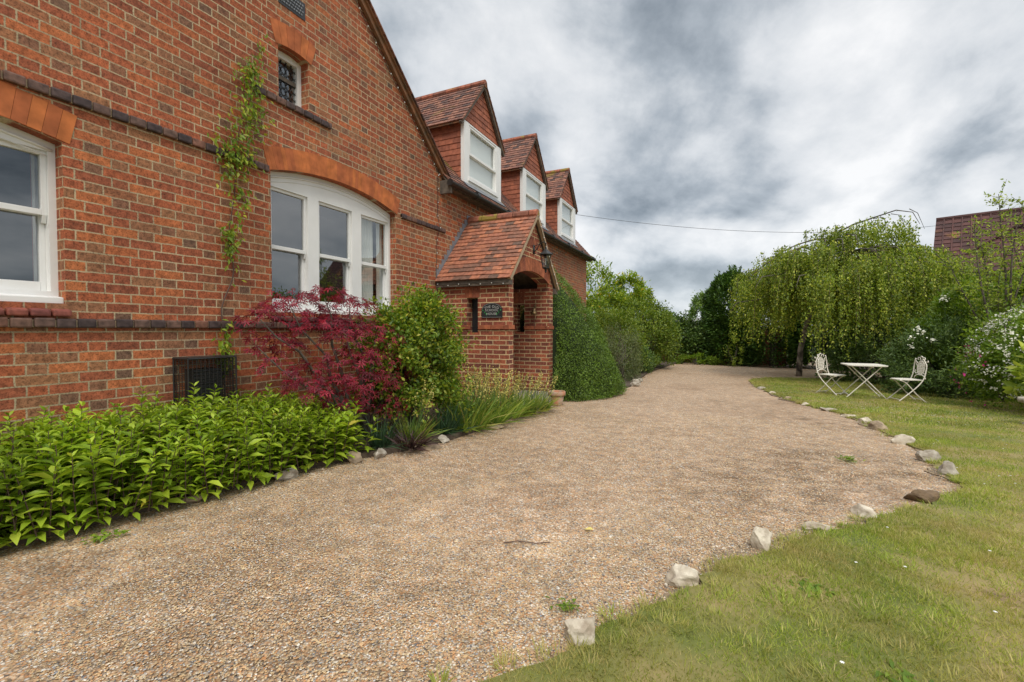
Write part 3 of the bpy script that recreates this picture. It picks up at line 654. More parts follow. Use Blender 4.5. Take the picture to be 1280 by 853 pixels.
def pane_quad(x, y0, y1, z0, z1): return MB().quad((x, y0, z0), (x, y1, z0), (x, y1, z1), (x, y0, z1))
def sash_window(wd, lights, mull, xf=D - .155, meet=2.20, head=.085, curtains=True, cornerpole=False):
    """timber box-sash window with an arched head; lights = list of (y0,y1)"""
    y0, y1, z0, zs, rise = wd['y0'], wd['y1'], wd['z0'], wd['zs'], wd['rise']
    outer = [(y0, z0), (y1, z0)] + arch(y0, y1, zs, rise)
    topz = zs - head if mull > 1 else zs - .03
    holes = [rect(a_, b_, z0 + .09, topz) if mull > 1 else [(a_, z0 + .09), (b_, z0 + .09)] + arch(a_, b_, zs - .055, rise - .02) for a_, b_ in lights]
    fr = poly_plate([outer] + holes, .09, TX(xf), 'window', M['white'], house)
    if mull > 1:    # arched moulding on the head board
        mb = MB(); pts = arch(y0 + .02, y1 - .02, zs - .05, rise - .005, 20)
        mb.tube([(xf + .048, a_, b_) for a_, b_ in pts], .012, 6); pts = arch(y0 + .05, y1 - .05, zs - .045 - .05, rise - .01, 20)
        mb.tube([(xf + .047, a_, b_) for a_, b_ in pts], .005, 6); mb.build('head_moulding', M['white'], fr, smooth=True)
    MB().hexa([(xf - .05, y0, z0 - .002), (xf - .05, y1, z0 - .002), (xf + .125, y1, z0 - .002), (xf + .125, y0, z0 - .002), (xf - .05, y0, z0 + .07), (xf - .05, y1, z0 + .07), (xf + .125, y1, z0 + .045), (xf + .125, y0, z0 + .045)]).build('sill', M['white'], fr, bevel=.006)
    for a_, b_ in lights:
        t_ = topz if mull > 1 else zs - .055
        s_ = .032
        # upper sash stands proud of the lower one
        mb = MB(); x0, x1 = xf - .015, xf + .022
        mb.box(x0, x1, a_, a_ + s_, meet - .02, t_); mb.box(x0, x1, b_ - s_, b_, meet - .02, t_); mb.box(x0, x1, a_ + s_, b_ - s_, meet - .02, meet + .022)
        if mull > 1: mb.box(x0, x1, a_ + s_, b_ - s_, t_ - s_, t_)
        else:
            up_ = arch(a_, b_, t_, rise - .02); lo_ = arch(a_ + s_, b_ - s_, t_ - .01, rise - .04)
            for i_ in range(16): p_, q_, r_, w_ = up_[i_], up_[i_ + 1], lo_[i_ + 1], lo_[i_]; mb.hexa([(x0, *w_), (x0, *r_), (x0, *q_), (x0, *p_), (x1, *w_), (x1, *r_), (x1, *q_), (x1, *p_)])
        for yy in (a_ + .012, b_ - s_ + .004): mb.hexa([(x0, yy, meet - .075), (x0, yy + .026, meet - .075), (x0 + .02, yy + .026, meet - .075), (x0 + .02, yy, meet - .075), (x0, yy, meet - .02), (x0, yy + .026, meet - .02), (x1, yy + .026, meet - .02), (x1, yy, meet - .02)])
        mb.build('sash', M['white'], fr, bevel=.003)
        mb = MB(); x0, x1 = xf - .06, xf - .02; zb_ = z0 + .09
        mb.box(x0, x1, a_, a_ + s_, zb_, meet); mb.box(x0, x1, b_ - s_, b_, zb_, meet); mb.box(x0, x1, a_ + s_, b_ - s_, zb_, zb_ + .07); mb.box(x0, x1, a_ + s_, b_ - s_, meet - .02, meet + .015)
        mb.build('sash', M['white'], fr, bevel=.003)
        pane_quad(xf, a_ + .02, b_ - .02, meet, t_ - .02 + (0 if mull > 1 else rise - .03)).build('pane', M['glass'], fr)
        pane_quad(xf - .04, a_ + .02, b_ - .02, zb_ + .05, meet).build('pane', M['glass'], fr)
    # room behind
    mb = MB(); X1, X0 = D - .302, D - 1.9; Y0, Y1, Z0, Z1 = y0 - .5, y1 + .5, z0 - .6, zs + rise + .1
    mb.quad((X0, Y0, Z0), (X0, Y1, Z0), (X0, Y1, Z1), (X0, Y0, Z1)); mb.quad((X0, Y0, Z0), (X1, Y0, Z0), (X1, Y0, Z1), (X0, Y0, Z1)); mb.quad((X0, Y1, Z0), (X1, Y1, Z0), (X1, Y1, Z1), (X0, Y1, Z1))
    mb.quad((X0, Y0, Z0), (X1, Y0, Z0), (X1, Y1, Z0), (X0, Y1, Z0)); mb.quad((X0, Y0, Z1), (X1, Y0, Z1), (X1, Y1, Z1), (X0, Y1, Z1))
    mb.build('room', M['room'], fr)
    return fr
def curtain(fr, x, y0, y1, z0, z1, m, waves=6, amp=.025, pinch=0, name='curtain'):
    nn = 60; V = []; F = []; rows = 14
    for j in range(rows + 1):
        f = j / rows; zz_ = z0 + (z1 - z0) * f
        k = 1 - pinch * math.exp(-((f - .35) / .3) ** 2)
        for i in range(nn + 1):
            t = i / nn; V.append((x + amp * math.sin(t * waves * 6.283 + .4 * math.sin(f * 3)), y1 - (y1 - y0) * (1 - t) * k if pinch >= 0 else y0 + (y1 - y0) * t * (1 + pinch * math.exp(-((f - .35) / .3) ** 2)), zz_))
    for j in range(rows):
        for i in range(nn): a_ = j * (nn + 1) + i; F.append((a_, a_ + 1, a_ + nn + 2, a_ + nn + 1))
    b = MB(); b.v = V; b.f = F; return b.build(name, m, fr, smooth=True)
f1 = sash_window(W1, [(-.31, .18), (.34, .89), (1.05, 1.598)], 3, meet=2.15, head=.06)
curtain(f1, D - .34, 1.585, 1.75, 1.5, 2.72, M['netc'], 3); curtain(f1, D - .40, 1.60, 1.82, 1.5, 2.62, M['redc'], 3)
f2 = sash_window(W2, [(3.385, 3.875), (4.035, 4.58), (4.745, 5.295)], 3, meet=2.21, head=.125)
curtain(f2, D - .255, 4.80, 5.12, 1.5, 2.9, M['netc'], 6, .018); curtain(f2, D - .26, 5.20, 5.33, 1.5, 2.9, M['netc'], 3, .015)
curtain(f2, D - .29, 4.70, 4.86, 1.5, 2.62, M['redc'], 4, .02)
MB().lathe((D - .40, 4.98, 1.58), [(0, 0), (.07, 0), (.09, .02), (.10, .18), (.115, .18), (.115, .22), (.09, .22)], 16).build('flower_pot', M['terra'], f2, smooth=False)
# small leaded window
xf = D - .16
f3 = poly_plate([[(W3['y0'], W3['z0']), (W3['y1'], W3['z0'])] + arch(W3['y0'], W3['y1'], W3['zs'], W3['rise']), rect(3.47, 3.765, 3.86, 4.31)], .06, TX(xf), 'window', M['white'], house)
pane_quad(xf - .008, 3.46, 3.775, 3.85, 4.32).build('pane', M['glass'], f3)
mb = MB()
for i in range(5):
    for j in range(6):
        cy, cz = 3.48 + i * .066, 3.89 + j * .08
        mb.tube([(xf, cy + .034 * math.cos(a_), cz + .04 * math.sin(a_)) for a_ in np.linspace(0, 6.283, 9)], .0045, 4, cap=False)
mb.build('leaded_light', M['iron'], f3)
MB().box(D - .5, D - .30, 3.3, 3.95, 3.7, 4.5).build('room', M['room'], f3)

# ---- roofs
E0x, E0z = -4.19, 3.80; SL = 1.11          # wing eave line and slope
roofz = lambda x: E0z + SL * (E0x - x)
sl_len = math.sqrt(1 + SL * SL)
rb = MB()     # boarding under the tiles
rb.hexa([(E0x, 6.5, E0z - .06), (E0x, 15.6, E0z - .06), (-6.36, 15.6, roofz(-6.36) - .06), (-6.36, 6.5, roofz(-6.36) - .06), (E0x, 6.5, E0z - .02), (E0x, 15.6, E0z - .02), (-6.36, 15.6, roofz(-6.36) - .02), (-6.36, 6.5, roofz(-6.36) - .02)])
rb.hexa([(-4.5, 3.2, roofz(-4.5) - .06), (-4.5, 6.5, roofz(-4.5) - .06), (-6.36, 6.5, roofz(-6.36) - .06), (-6.36, 3.2, roofz(-6.36) - .06), (-4.5, 3.2, roofz(-4.5) - .02), (-4.5, 6.5, roofz(-4.5) - .02), (-6.36, 6.5, roofz(-6.36) - .02), (-6.36, 3.2, roofz(-6.36) - .02)])
rb.hexa([(-6.36, 3.2, roofz(-6.36) - .05), (-6.36, 15.6, roofz(-6.36) - .05), (-8.8, 15.6, 3.7), (-8.8, 3.2, 3.7), (-6.36, 3.2, roofz(-6.36)), (-6.36, 15.6, roofz(-6.36)), (-8.8, 15.6, 3.75), (-8.8, 3.2, 3.75)])
wr = rb.build('roof', M['fasc'], house)
mb = MB()
tiles(mb, (E0x + .03, 6.48, E0z - .03), (0, 1, 0), (-1, 0, SL), lambda v: (0 if v < .5 else -1.6 - v * .5, 9.16), sl_len * (6.36 - 4.16) - .02)
mb.build('roof_tiles', M['tileold'], wr)
mb = MB(); mb.tube([(-6.36, y_, roofz(-6.36) + .02) for y_ in np.arange(3.2, 15.7, .4)], .09, 8); mb.build('ridge_tiles', M['ridge'], wr)
# cross wing roof (gable facing the drive)
mb = MB(); ov = .09
def rake_slab(mb, ya, yb, sgn):
    za, zb_ = RK(ya) + .04, RK(yb) + .04
    mb.hexa([(D + ov, ya, za), (D + ov, yb, zb_), (-9.5, yb, zb_), (-9.5, ya, za), (D + ov, ya, za + .05), (D + ov, yb, zb_ + .05), (-9.5, yb, zb_ + .05), (-9.5, ya, za + .05)])
rake_slab(mb, 6.62, PK, 1)
za = RK(PK) + .04; yl = -2.5; zl = za - .88 * (PK - yl)
mb.hexa([(D + ov, PK, za), (D + ov, yl, zl), (-9.5, yl, zl), (-9.5, PK, za), (D + ov, PK, za + .05), (D + ov, yl, zl + .05), (-9.5, yl, zl + .05), (-9.5, PK, za + .05)])
cw = mb.build('roof', M['barge'], house)
mb = MB(); k = math.sqrt(1 + .88 ** 2)
tiles(mb, (-9.5, 6.64, RK(6.64) + .09), (1, 0, 0), (0, -1, .88), lambda v: (0, 5.15 + ov + .03), k * (6.64 - PK))
tiles(mb, (D + ov + .03, yl, zl + .05), (-1, 0, 0), (0, 1, .88), lambda v: (0, 5.2), k * (PK - yl))
mb.build('roof_tiles', M['tileold'], cw)
# bargeboard and verge
mb = MB(); mb.bar((D + .035, 6.60, RK(6.60) - .0), (D + .035, PK, RK(PK)), .045, .06, (0, .7, .8)); mb.build('bargeboard', M['barge'], house)
# eaves: soffit, fascia, gutter
mb = MB(); mb.box(D + .001, -4.20, 6.52, 15.62, 3.68, 3.77); mb.box(D + .001, -4.14, 6.47, 6.52, 3.58, 3.80); fa = mb.build('fascia', M['fasc'], house)
def half_gutter(x, z, y0, y1, r=.058):
    mb = MB(); n = 8
    for i in range(n):
        a0, a1 = math.pi + math.pi * i / n, math.pi + math.pi * (i + 1) / n
        p = lambda a_, y_, rr: (x + rr * math.cos(a_), y_, z + rr * math.sin(a_))
        mb.hexa([p(a0, y0, r), p(a1, y0, r), p(a1, y1, r), p(a0, y1, r), p(a0, y0, r - .006), p(a1, y0, r - .006), p(a1, y1, r - .006), p(a0, y1, r - .006)])
    for y_ in (y0, y1):
        mb.tube([(x, y_ - .004, z - .01), (x, y_ + .004, z - .01)], r * .98, 12)
    for y_ in np.arange(y0 + .9, y1, 1.35): mb.tube([(x, y_ - .05, z - .004), (x, y_ + .05, z - .004)], r * 1.12, 14)
    return mb
gt = half_gutter(-4.115, 3.745, 6.42, 15.62).build('gutter', M['iron'], house, smooth=False)
# ---- dormers
def dormer(yc, half=.74):
    x0 = -4.42; zb_ = roofz(x0) - .02; ze = 5.12; ap = 6.12; he = half + .13; bk = -6.4
    y0, y1 = yc - half, yc + half
    mb = MB()   # body under the hung tiles
    mb.hexa([(x0 - .01, y0 + .02, zb_), (x0 - .01, y1 - .02, zb_), (bk, y1 - .02, zb_), (bk, y0 + .02, zb_), (x0 - .01, y0 + .02, ze + .1), (x0 - .01, y1 - .02, ze + .1), (bk, y1 - .02, ze + .1), (bk, y0 + .02, ze + .1)])
    # leave the front open: rebuild as cheeks only
    mb = MB()
    mb.box(bk, x0, y0 + .0, y0 + .05, zb_ - .1, ze + .1); mb.box(bk, x0, y1 - .05, y1, zb_ - .1, ze + .1)
    mb.hexa([(x0 - .05, y0 - .02, ze), (x0 - .0, y0 - .02, ze), (x0 - .0, y1 + .02, ze), (x0 - .05, y1 + .02, ze), (x0 - .05, yc - .02, ap - .08), (x0, yc - .02, ap - .08), (x0, yc + .02, ap - .08), (x0 - .05, yc + .02, ap - .08)])
    d = mb.build('dormer', M['fasc'], house)
    mb = MB()
    tiles(mb, (bk, y0, zb_ - .12), (1, 0, 0), (0, 0, 1), lambda v: (0, x0 - bk - .005), ze - zb_ + .16, th=.010, h=.105)
    mb.build('hung_tiles', M['tilehung'], d); mb = MB()
    tiles(mb, (x0 - .005, y1, zb_ - .12), (-1, 0, 0), (0, 0, 1), lambda v: (0, x0 - bk), ze - zb_ + .16, th=.010, h=.105)
    mb.build('hung_tiles', M['tilehung'], d)
    zt = ze - .02; sl = (ap - zt) / (half + .05)
    mb = MB(); tiles(mb, (x0 + .012, yc, zt + .0), (0, 1, 0), (0, 0, 1), lambda v: (-(half + .05) + v / sl, (half + .05) - v / sl), (half + .05) * sl - .06, th=.010, h=.105)
    mb.build('gable_tiles', M['tilehung'], d)
    # roof slopes
    xr = x0 + .10; s = (ap - (ze - .06)) / he; rl = MB(); rt_ = MB(); bb = MB()
    for sg in (-1, 1):
        ye, zz_ = yc + sg * he, ze - .06
        rl.hexa([(xr, ye, zz_), (xr, yc, ap), (bk, yc, ap), (bk, ye, zz_), (xr, ye, zz_ + .03), (xr, yc, ap + .03), (bk, yc, ap + .03), (bk, ye, zz_ + .03)])
        kk = math.sqrt(1 + s * s) * he
        if sg < 0: tiles(rt_, (bk, ye - .01, zz_ + .03), (1, 0, 0), (0, 1, s), lambda v: (0, xr - bk + .02), kk)
        else: tiles(rt_, (xr + .02, ye + .01, zz_ + .03), (-1, 0, 0), (0, -1, s), lambda v: (0, xr - bk), kk)
        bb.bar((xr - .03, ye + sg * .01, zz_ - .02), (xr - .03, yc, ap - .015), .05, .055, (0, sg * .6, .8))
    dr = rl.build('dormer_roof', M['barge'], d)
    rt_.build('roof_tiles', M['tileold'], d); bb.build('bargeboard', M['fasc'], d)
    # mortar line along the verge
    mb = MB(); x_ = bk
    while x_ < xr: 
        e_ = min(x_ + .3, xr + .03)
        mb.tube([(x_, yc, ap + .03), (e_ - .008, yc, ap + .03)], .075, 8); x_ += .3
    mb.build('ridge_tiles', M['ridge'], d)
    # window: wide corner boards and a two-light-high sash
    wy0, wy1 = yc - half + .17, yc + half - .20
    fr = poly_plate([rect(y0 - .02, y1 + .02, zb_ - .02, ze + .03), rect(wy0, wy1, zb_ + .13, ze + .0)], .07, TX(x0 + .035), 'window_frame', M['white'], d)
    mz = (zb_ + ze) / 2 - .0; mb = MB(); xa, xb = x0 + .0, x0 + .05
    for za_, zc_, dx in ((mz - .0, ze - .0, .012), (zb_ + .13, mz + .04, -.02)):
        mb.box(xa + dx, xb + dx, wy0, wy0 + .05, za_, zc_); mb.box(xa + dx, xb + dx, wy1 - .05, wy1, za_, zc_); mb.box(xa + dx, xb + dx, wy0 + .05, wy1 - .05, za_, za_ + .045); mb.box(xa + dx, xb + dx, wy0 + .05, wy1 - .05, zc_ - .045, zc_)
    mb.build('sash', M['white'], d, bevel=.003)
    pane_quad(x0 + .015, wy0 + .02, wy1 - .02, zb_ + .14, ze - .02).build('pane', M['glassd'], d)
    MB().box(x0 - .035, x0 - .03, y0 + .06, y1 - .06, zb_, ze).build('blind', M['blind'], d)
    MB().hexa([(x0 + .0, wy0 - .05, zb_ + .05), (x0, wy1 + .05, zb_ + .05), (x0 + .10, wy1 + .05, zb_ + .04), (x0 + .10, wy0 - .05, zb_ + .04), (x0, wy0 - .05, zb_ + .13), (x0, wy1 + .05, zb_ + .13), (x0 + .10, wy1 + .05, zb_ + .10), (x0 + .10, wy0 - .05, zb_ + .10)]).build('sill', M['white'], d)
    if 0: MB().hexa([(x0 + .0, y0 - .05, zb_ - .02), (x0, y1 + .05, zb_ - .02), (x0 + .15, y1 + .05, zb_ - .04), (x0 + .15, y0 - .05, zb_ - .04), (x0, y0 - .05, zb_ + .03), (x0, y1 + .05, zb_ + .03), (x0 + .15, y1 + .05, zb_ + .0), (x0 + .15, y0 - .05, zb_)]).build('sill', M['white'], d)
    MB().hexa([(x0 + .071, y0 - .05, zb_ - .02), (x0 + .071, y1 + .05, zb_ - .02), (x0 + .17, y1 + .05, zb_ - .12), (x0 + .17, y0 - .05, zb_ - .12), (x0 + .071, y0 - .05, zb_ - .01), (x0 + .071, y1 + .05, zb_ - .01), (x0 + .17, y1 + .05, zb_ - .11), (x0 + .17, y0 - .05, zb_ - .11)]).build('flashing', M['lead'], d)
for yc in (8.02, 10.70, 13.38): dormer(yc)

# ---- porch
PX, PY0, PY1 = -3.05, 6.42, 8.44; PYC = 7.43
pz = g(-3, 7)
ap = 3.32; ez = 2.11; sP = (ap - ez) / (PYC - PY0 + .10)
gable = [(PY0, -.3), (6.60, -.3)] + [(6.60, 2.19)] + arch(6.60, 8.22, 2.17, .15)[::-1][1:-1] + [(8.22, 2.19), (8.22, -.3), (PY1, -.3), (PY1, ez + .04), (PYC, ap - .06), (PY0, ez + .04)]
pw = poly_plate([gable], .24, TX(PX - .12), 'porch', M['porchbrick'], house)
TYn = lambda y0: (lambda a_, b_, c_: Vector((a_, y0 + c_, b_)))
poly_plate([rect(D, PX - .24, -.3, 2.1), rect(-3.80, -3.597, 1.255, 1.815)], .20, TYn(PY0 + .10), 'porch_side_wall', M['porchbrick'], pw)
poly_plate([rect(D, PX - .24, -.3, 2.1), rect(-3.74, -3.56, 1.255, 1.80)], .20, TYn(PY1 - .12), 'porch_side_wall', M['porchbrick'], pw)
# slit window blocks: dark glazing in the near one
MB().box(-3.81, -3.59, PY0 + .17, PY0 + .18, 1.25, 1.82).build('slit_pane', M['slate'], pw)
for (xa, n_) in ((-3.83, 4),):   # flat arches over the slits
    for yy, c0, c1 in ((PY0, -.006, .02), (PY1 - .22, -.006, .02)):
        mb = MB()
        for i in range(n_):
            sk = (i - 1.5) * .012
            mb.hexa([(xa + i * .066 + .002, yy + c0, 1.82), (xa + i * .066 + .064, yy + c0, 1.82), (xa + i * .066 + .064, yy + c1, 1.82), (xa + i * .066 + .002, yy + c1, 1.82), (xa + i * .066 + sk + .002, yy + c0, 2.04), (xa + i * .066 + sk + .066, yy + c0, 2.04), (xa + i * .066 + sk + .066, yy + c1, 2.04), (xa + i * .066 + sk + .002, yy + c1, 2.04)])
        mb.build('brick_lintel', M['porcharch'], pw)
def ycourse(x0, x1, y, z, out=-1):
    mb = MB(); x_ = x0
    while x_ < x1 - .02:
        e_ = min(x_ + .222, x1); mb.box(x_, e_, min(y, y + out * .028), max(y, y + out * .028), z, z + .065); x_ += .232
    return mb
mb = ycourse(D + .01, -3.73, PY0, 1.31); m2_ = ycourse(-3.58, PX + .02, PY0, 1.31); mb2 = ycourse(-4.3, -3.73, PY1 - .22, 1.31); mb3 = ycourse(-3.56, PX - .02, PY1 - .22, 1.31)
mball = MB()
for q in (mb, m2_, mb2, mb3): q.build('string_course', M['porcharch'], pw, bevel=.005)
mball.box(PX, PX + .028, PY0 - .026, 6.59, 1.31, 1.375); mball.box(PX, PX + .028, 8.23, PY1, 1.31, 1.375)
mball.build('string_course', M['porcharch'], pw, bevel=.005)
voussoirs('brick_arch', 6.60, 8.22, 2.17, .15, .225, .073, TX(PX), M['porcharch'], pw)
voussoirs('brick_arch', 7.16, 7.70, 2.72, .05, .11, .073, TX(PX), M['porcharch'], pw)
# roof
xr = PX + .09; rl = MB(); rt_ = MB(); bb = MB(); he = PYC - PY0 + .10
for sg in (-1, 1):
    ye = PYC + sg * he
    rl.hexa([(xr - .02, ye, ez - .02), (xr - .02, PYC, ap - .02), (D, PYC, ap - .02), (D, ye, ez - .02), (xr - .02, ye, ez + .01), (xr - .02, PYC, ap + .01), (D, PYC, ap + .01), (D, ye, ez + .01)])
    kk = math.sqrt(1 + sP * sP) * he
    if sg < 0: tiles(rt_, (D + .02, ye - .03, ez - .02), (1, 0, 0), (0, 1, sP), lambda v: (0, xr - D - .02), kk, jit=.007)
    else: tiles(rt_, (xr, ye + .03, ez - .02), (-1, 0, 0), (0, -1, sP), lambda v: (0, xr - D - .02), kk, jit=.007)
    bb.bar((xr - .025, ye, ez - .03), (xr - .025, PYC, ap - .035), .055, .05, (0, sg * .6, .8))
rl.build('porch_roof', M['fasc'], pw); rt_.build('porch_roof_tiles', M['tile'], pw); bb.build('bargeboard', M['mortar'], pw)
mb = MB(); x_ = D + .01
while x_ < xr - .05:
    e_ = min(x_ + .31, xr + .01); mb.tube([(x_, PYC, ap + .0), (e_ - .012, PYC, ap + .0)], .085, 10); x_ += .31
mb.build('ridge_tiles', M['ridge'], pw)
mb = MB(); mb.box(D + .02, PX + .07, PY0 - .10, PY0 - .001, 2.0, 2.105); mb.box(D + .02, PX + .06, PY1 + .001, PY1 + .10, 2.0, 2.105); mb.build('fascia', M['fasc'], pw)
# stepped lead flashing up the wall
mb = MB(); nst = 13
for sg in (-1, 1):
    for i in range(nst):
        y_ = PYC + sg * (he - .02) * (1 - i / nst); y2 = PYC + sg * (he - .02) * (1 - (i + 1) / nst)
        z_ = ez + .05 + (ap - ez) * i / nst; z2 = z_ + (ap - ez) / nst
        mb.hexa([(D + .001, y_, z_ - .09), (D + .001, y2, z2 - .09), (D + .016, y2, z2 - .09), (D + .016, y_, z_ - .09), (D + .001, y_ - sg * .0, z2 + .055), (D + .001, y2, z2 + .055), (D + .010, y2, z2 + .055), (D + .010, y_, z2 + .055)])
mb.build('flashing', M['lead'], pw)
MB().box(D + .0, -2.78, 6.62, 8.20, -.3, pz + .16).build('step', M['step'], pw, bevel=.015)
dr = MB().box(D + .0, D + .05, 6.95, 7.85, pz + .16, 2.05).build('door', mat('dark_green_door', (.02, .035, .025), .4), house)
mb = MB()
for (a_, b_, c_, d_) in ((7.02, 7.36, .35, 1.0), (7.44, 7.78, .35, 1.0), (7.02, 7.36, 1.1, 1.9), (7.44, 7.78, 1.1, 1.9)): mb.box(D + .05, D + .062, a_, b_, c_, d_)
mb.build('door_panels', M['slate'], dr); MB().lathe((D + .1, 7.08, 1.05), [(0, -.03), (.03, -.015), (.03, .015), (0, .03)], 12).build('handle', M['brass'], dr)

# ================================================================== things fixed to the house
def text_mesh(s, size, ext=.001):
    cu = bpy.data.curves.new('t', 'FONT'); cu.body = s; cu.size = size; cu.align_x = 'CENTER'; cu.align_y = 'CENTER'; cu.extrude = ext; cu.resolution_u = 3
    cu.space_character = 1.15
    ob = bpy.data.objects.new('t', cu); COL.objects.link(ob); dg = bpy.context.evaluated_depsgraph_get()
    me = bpy.data.meshes.new_from_object(ob.evaluated_get(dg)); bpy.data.objects.remove(ob); bpy.data.curves.remove(cu); return me
# plaque: on the porch side, facing -Y
sx, sz, sw = -3.335, 1.605, .182; sy = PY0 - .002
plaque = thing('house_sign', 'black arched name plaque with pale lettering and green leaves on the porch side wall', 'sign', (sx, sy, sz))
outl = [(-sw, -.115), (sw, -.115), (sw, .035)] + [(sw * .93 * math.cos(a_), .035 + .085 * math.sin(a_)) for a_ in np.linspace(.25, math.pi - .25, 16)] + [(-sw, .035)]
TYs = lambda a_, b_, c_: Vector((sx + a_, sy - .012 + c_, sz + b_))
poly_plate([outl], .02, TYs, 'plaque', M['slate'], plaque)
inn = [(a_ * .93, b_ * .92) for a_, b_ in outl]
mb = MB()
for i in range(len(inn)):
    p, q = inn[i], inn[(i + 1) % len(inn)]
    mb.bar((sx + p[0], sy - .0225, sz + p[1]), (sx + q[0], sy - .0225, sz + q[1]), .003, .003)
mb.build('border_line', M['letter'], plaque)
for s_, zz_, size, arc in (('THE OLD', .062, .056, .35), ('SCHOOL', .004, .052, 0), ('HOUSE', -.054, .052, 0)):
    me = text_mesh(s_, size)
    for v_ in me.vertices:
        x_, y_ = v_.co.x, v_.co.y + zz_ - (x_ * x_ * 1.6 if arc else 0) if False else v_.co.y
        y_ += zz_ - (arc and v_.co.x ** 2 * 1.8)
        v_.co = (sx + v_.co.x, sy - .0235 - v_.co.z, sz + y_)
    me.materials.clear(); me.materials.append(M['letter'])
    o = bpy.data.objects.new('lettering', me); COL.objects.link(o); setparent(o, plaque)
mb = MB()
for sg in (-1, 1):
    for i in range(7):
        t = i / 6; cx_, cz_ = sg * (.085 + .065 * t), -.075 + .07 * t * t + (.012 if i % 2 else 0)
        a_ = R(60 + 50 * (i % 3)); c_, s_ = math.cos(a_) * .03, math.sin(a_) * .03
        P0 = (sx + cx_, sy - .024, sz + cz_); mb.quad(P0, (P0[0] + sg * c_ * .6 - s_ * .4, P0[1], P0[2] + s_ * .5), (P0[0] + sg * c_, P0[1], P0[2] + s_), (P0[0] + sg * c_ * .4 + s_ * .4, P0[1], P0[2] + s_ * .3))
mb.build('painted_leaves', M['signleaf'], plaque)
# lantern on the porch gable
ly, lz = 7.44, 2.70; lant = thing('wall_lantern', 'black coach lantern on a curved bracket on the porch gable above the arch', 'lantern', (PX, ly, lz))
mb = MB(); mb.box(PX, PX + .015, ly - .03, ly + .03, lz - .07, lz + .09)
mb.tube([(PX + .01, ly, lz - .03), (PX + .06, ly, lz + .0), (PX + .12, ly, lz + .10), (PX + .19, ly, lz + .13), (PX + .235, ly, lz + .10), (PX + .23, ly, lz + .06)], .010, 8)
mb.tube([(PX + .01, ly, lz + .06), (PX + .06, ly, lz + .08), (PX + .12, ly, lz + .10)], .006, 6); mb.build('bracket', M['iron'], lant, smooth=True)
lx = PX + .23
MB().lathe((lx, ly, lz - .32), [(0.000, 0.365), (0.016, 0.358), (0.019, 0.324), (0.041, 0.304), (0.047, 0.290), (0.121, 0.236), (0.128, 0.223), (0.101, 0.216)], 6).build('cap', M['iron'], lant)
MB().lathe((lx, ly, lz - .32), [(0.095, 0.216), (0.057, 0.000)], 6).build('lamp_glass', M['lampglass'], lant)
mb = MB()
for k_ in range(6):
    a_ = k_ * math.pi / 3; mb.tube([(lx + .098 * math.cos(a_), ly + .098 * math.sin(a_), lz - .104), (lx + .058 * math.cos(a_), ly + .058 * math.sin(a_), lz - .32)], .005, 4)
mb.lathe((lx, ly, lz - .32), [(0.062, 0.011), (0.062, -0.011), (0.027, -0.027), (0.016, -0.061), (0.024, -0.074), (0.000, -0.095)], 6); mb.build('lantern_frame', M['iron'], lant)
MB().lathe((lx, ly, lz - .28), [(0.000, 0.000), (0.016, 0.000), (0.016, 0.068), (0.027, 0.081), (0.027, 0.121), (0.000, 0.135)], 10).build('bulb', M['bulb'], lant)
# bell inside the porch, far wall
bx, by, bz = -3.32, PY1 - .22 - .09, 1.60; bell = thing('door_bell', 'small brass hanging bell on a bracket inside the porch beside the slit opening', 'bell', (bx, by, bz))
MB().lathe((bx, by, bz), [(0, .12), (.02, .118), (.035, .1), (.042, .06), (.05, .03), (.072, 0), (.066, .0), (.04, .04), (0, .09)], 20).build('bell_body', M['brass'], bell, smooth=True)
mb = MB(); mb.tube([(bx, by, bz + .11), (bx, by, bz + .16), (bx, by + .09, bz + .17)], .007, 6); mb.tube([(bx, by + .08, bz + .1), (bx, by + .08, bz + .2)], .012, 6); mb.build('bracket', M['brass'], bell)
MB().tube([(bx, by, bz + .02), (bx + .003, by, bz - .12), (bx, by, bz - .33)], .004, 5).build('bell_pull', M['stem'], bell)
# boiler flue guard
cy0, cy1, cz0, cz1, cd_ = 2.34, 2.76, .62, 1.05, .22
cage = thing('flue_guard', 'black wire cage guard around the boiler flue low on the brick wall', 'vent guard', (D, 2.5, .62))
mb = MB(); X1 = D + cd_
for (p, q) in (((D, cy0, cz0), (X1, cy0, cz0)), ((D, cy1, cz0), (X1, cy1, cz0)), ((D, cy0, cz1), (X1, cy0, cz1)), ((D, cy1, cz1), (X1, cy1, cz1)), ((X1, cy0, cz0), (X1, cy0, cz1)), ((X1, cy1, cz0), (X1, cy1, cz1)), ((X1, cy0, cz0), (X1, cy1, cz0)), ((X1, cy0, cz1), (X1, cy1, cz1)), ((D + .01, cy0, cz0), (D + .01, cy0, cz1)), ((D + .01, cy1, cz0), (D + .01, cy1, cz1))): mb.tube([p, q], .007, 6)
mb.box(D, X1, cy0, cy1, cz1, cz1 + .012)
mb.build('cage_frame', M['iron'], cage)
mb = MB()
for i in range(1, 27):
    z_ = cz0 + (cz1 - cz0) * i / 27; mb.tube([(D, cy0, z_), (X1, cy0, z_), (X1, cy1, z_), (D, cy1, z_)], .0022, 4)
for i in range(1, 12):
    y_ = cy0 + (cy1 - cy0) * i / 12; mb.tube([(X1, y_, cz0), (X1, y_, cz1)], .003, 4)
for i in range(1, 5):
    x_ = D + cd_ * i / 5
    for y_ in (cy0, cy1): mb.tube([(x_, y_, cz0), (x_, y_, cz1)], .003, 4)
mb.build('wire_mesh', M['iron'], cage)
mb = MB(); mb.box(D + .01, D + .14, 2.43, 2.67, .70, .95)
for i in range(9): mb.box(D + .14, D + .155, 2.425, 2.675, .70 + i * .028, .715 + i * .028)
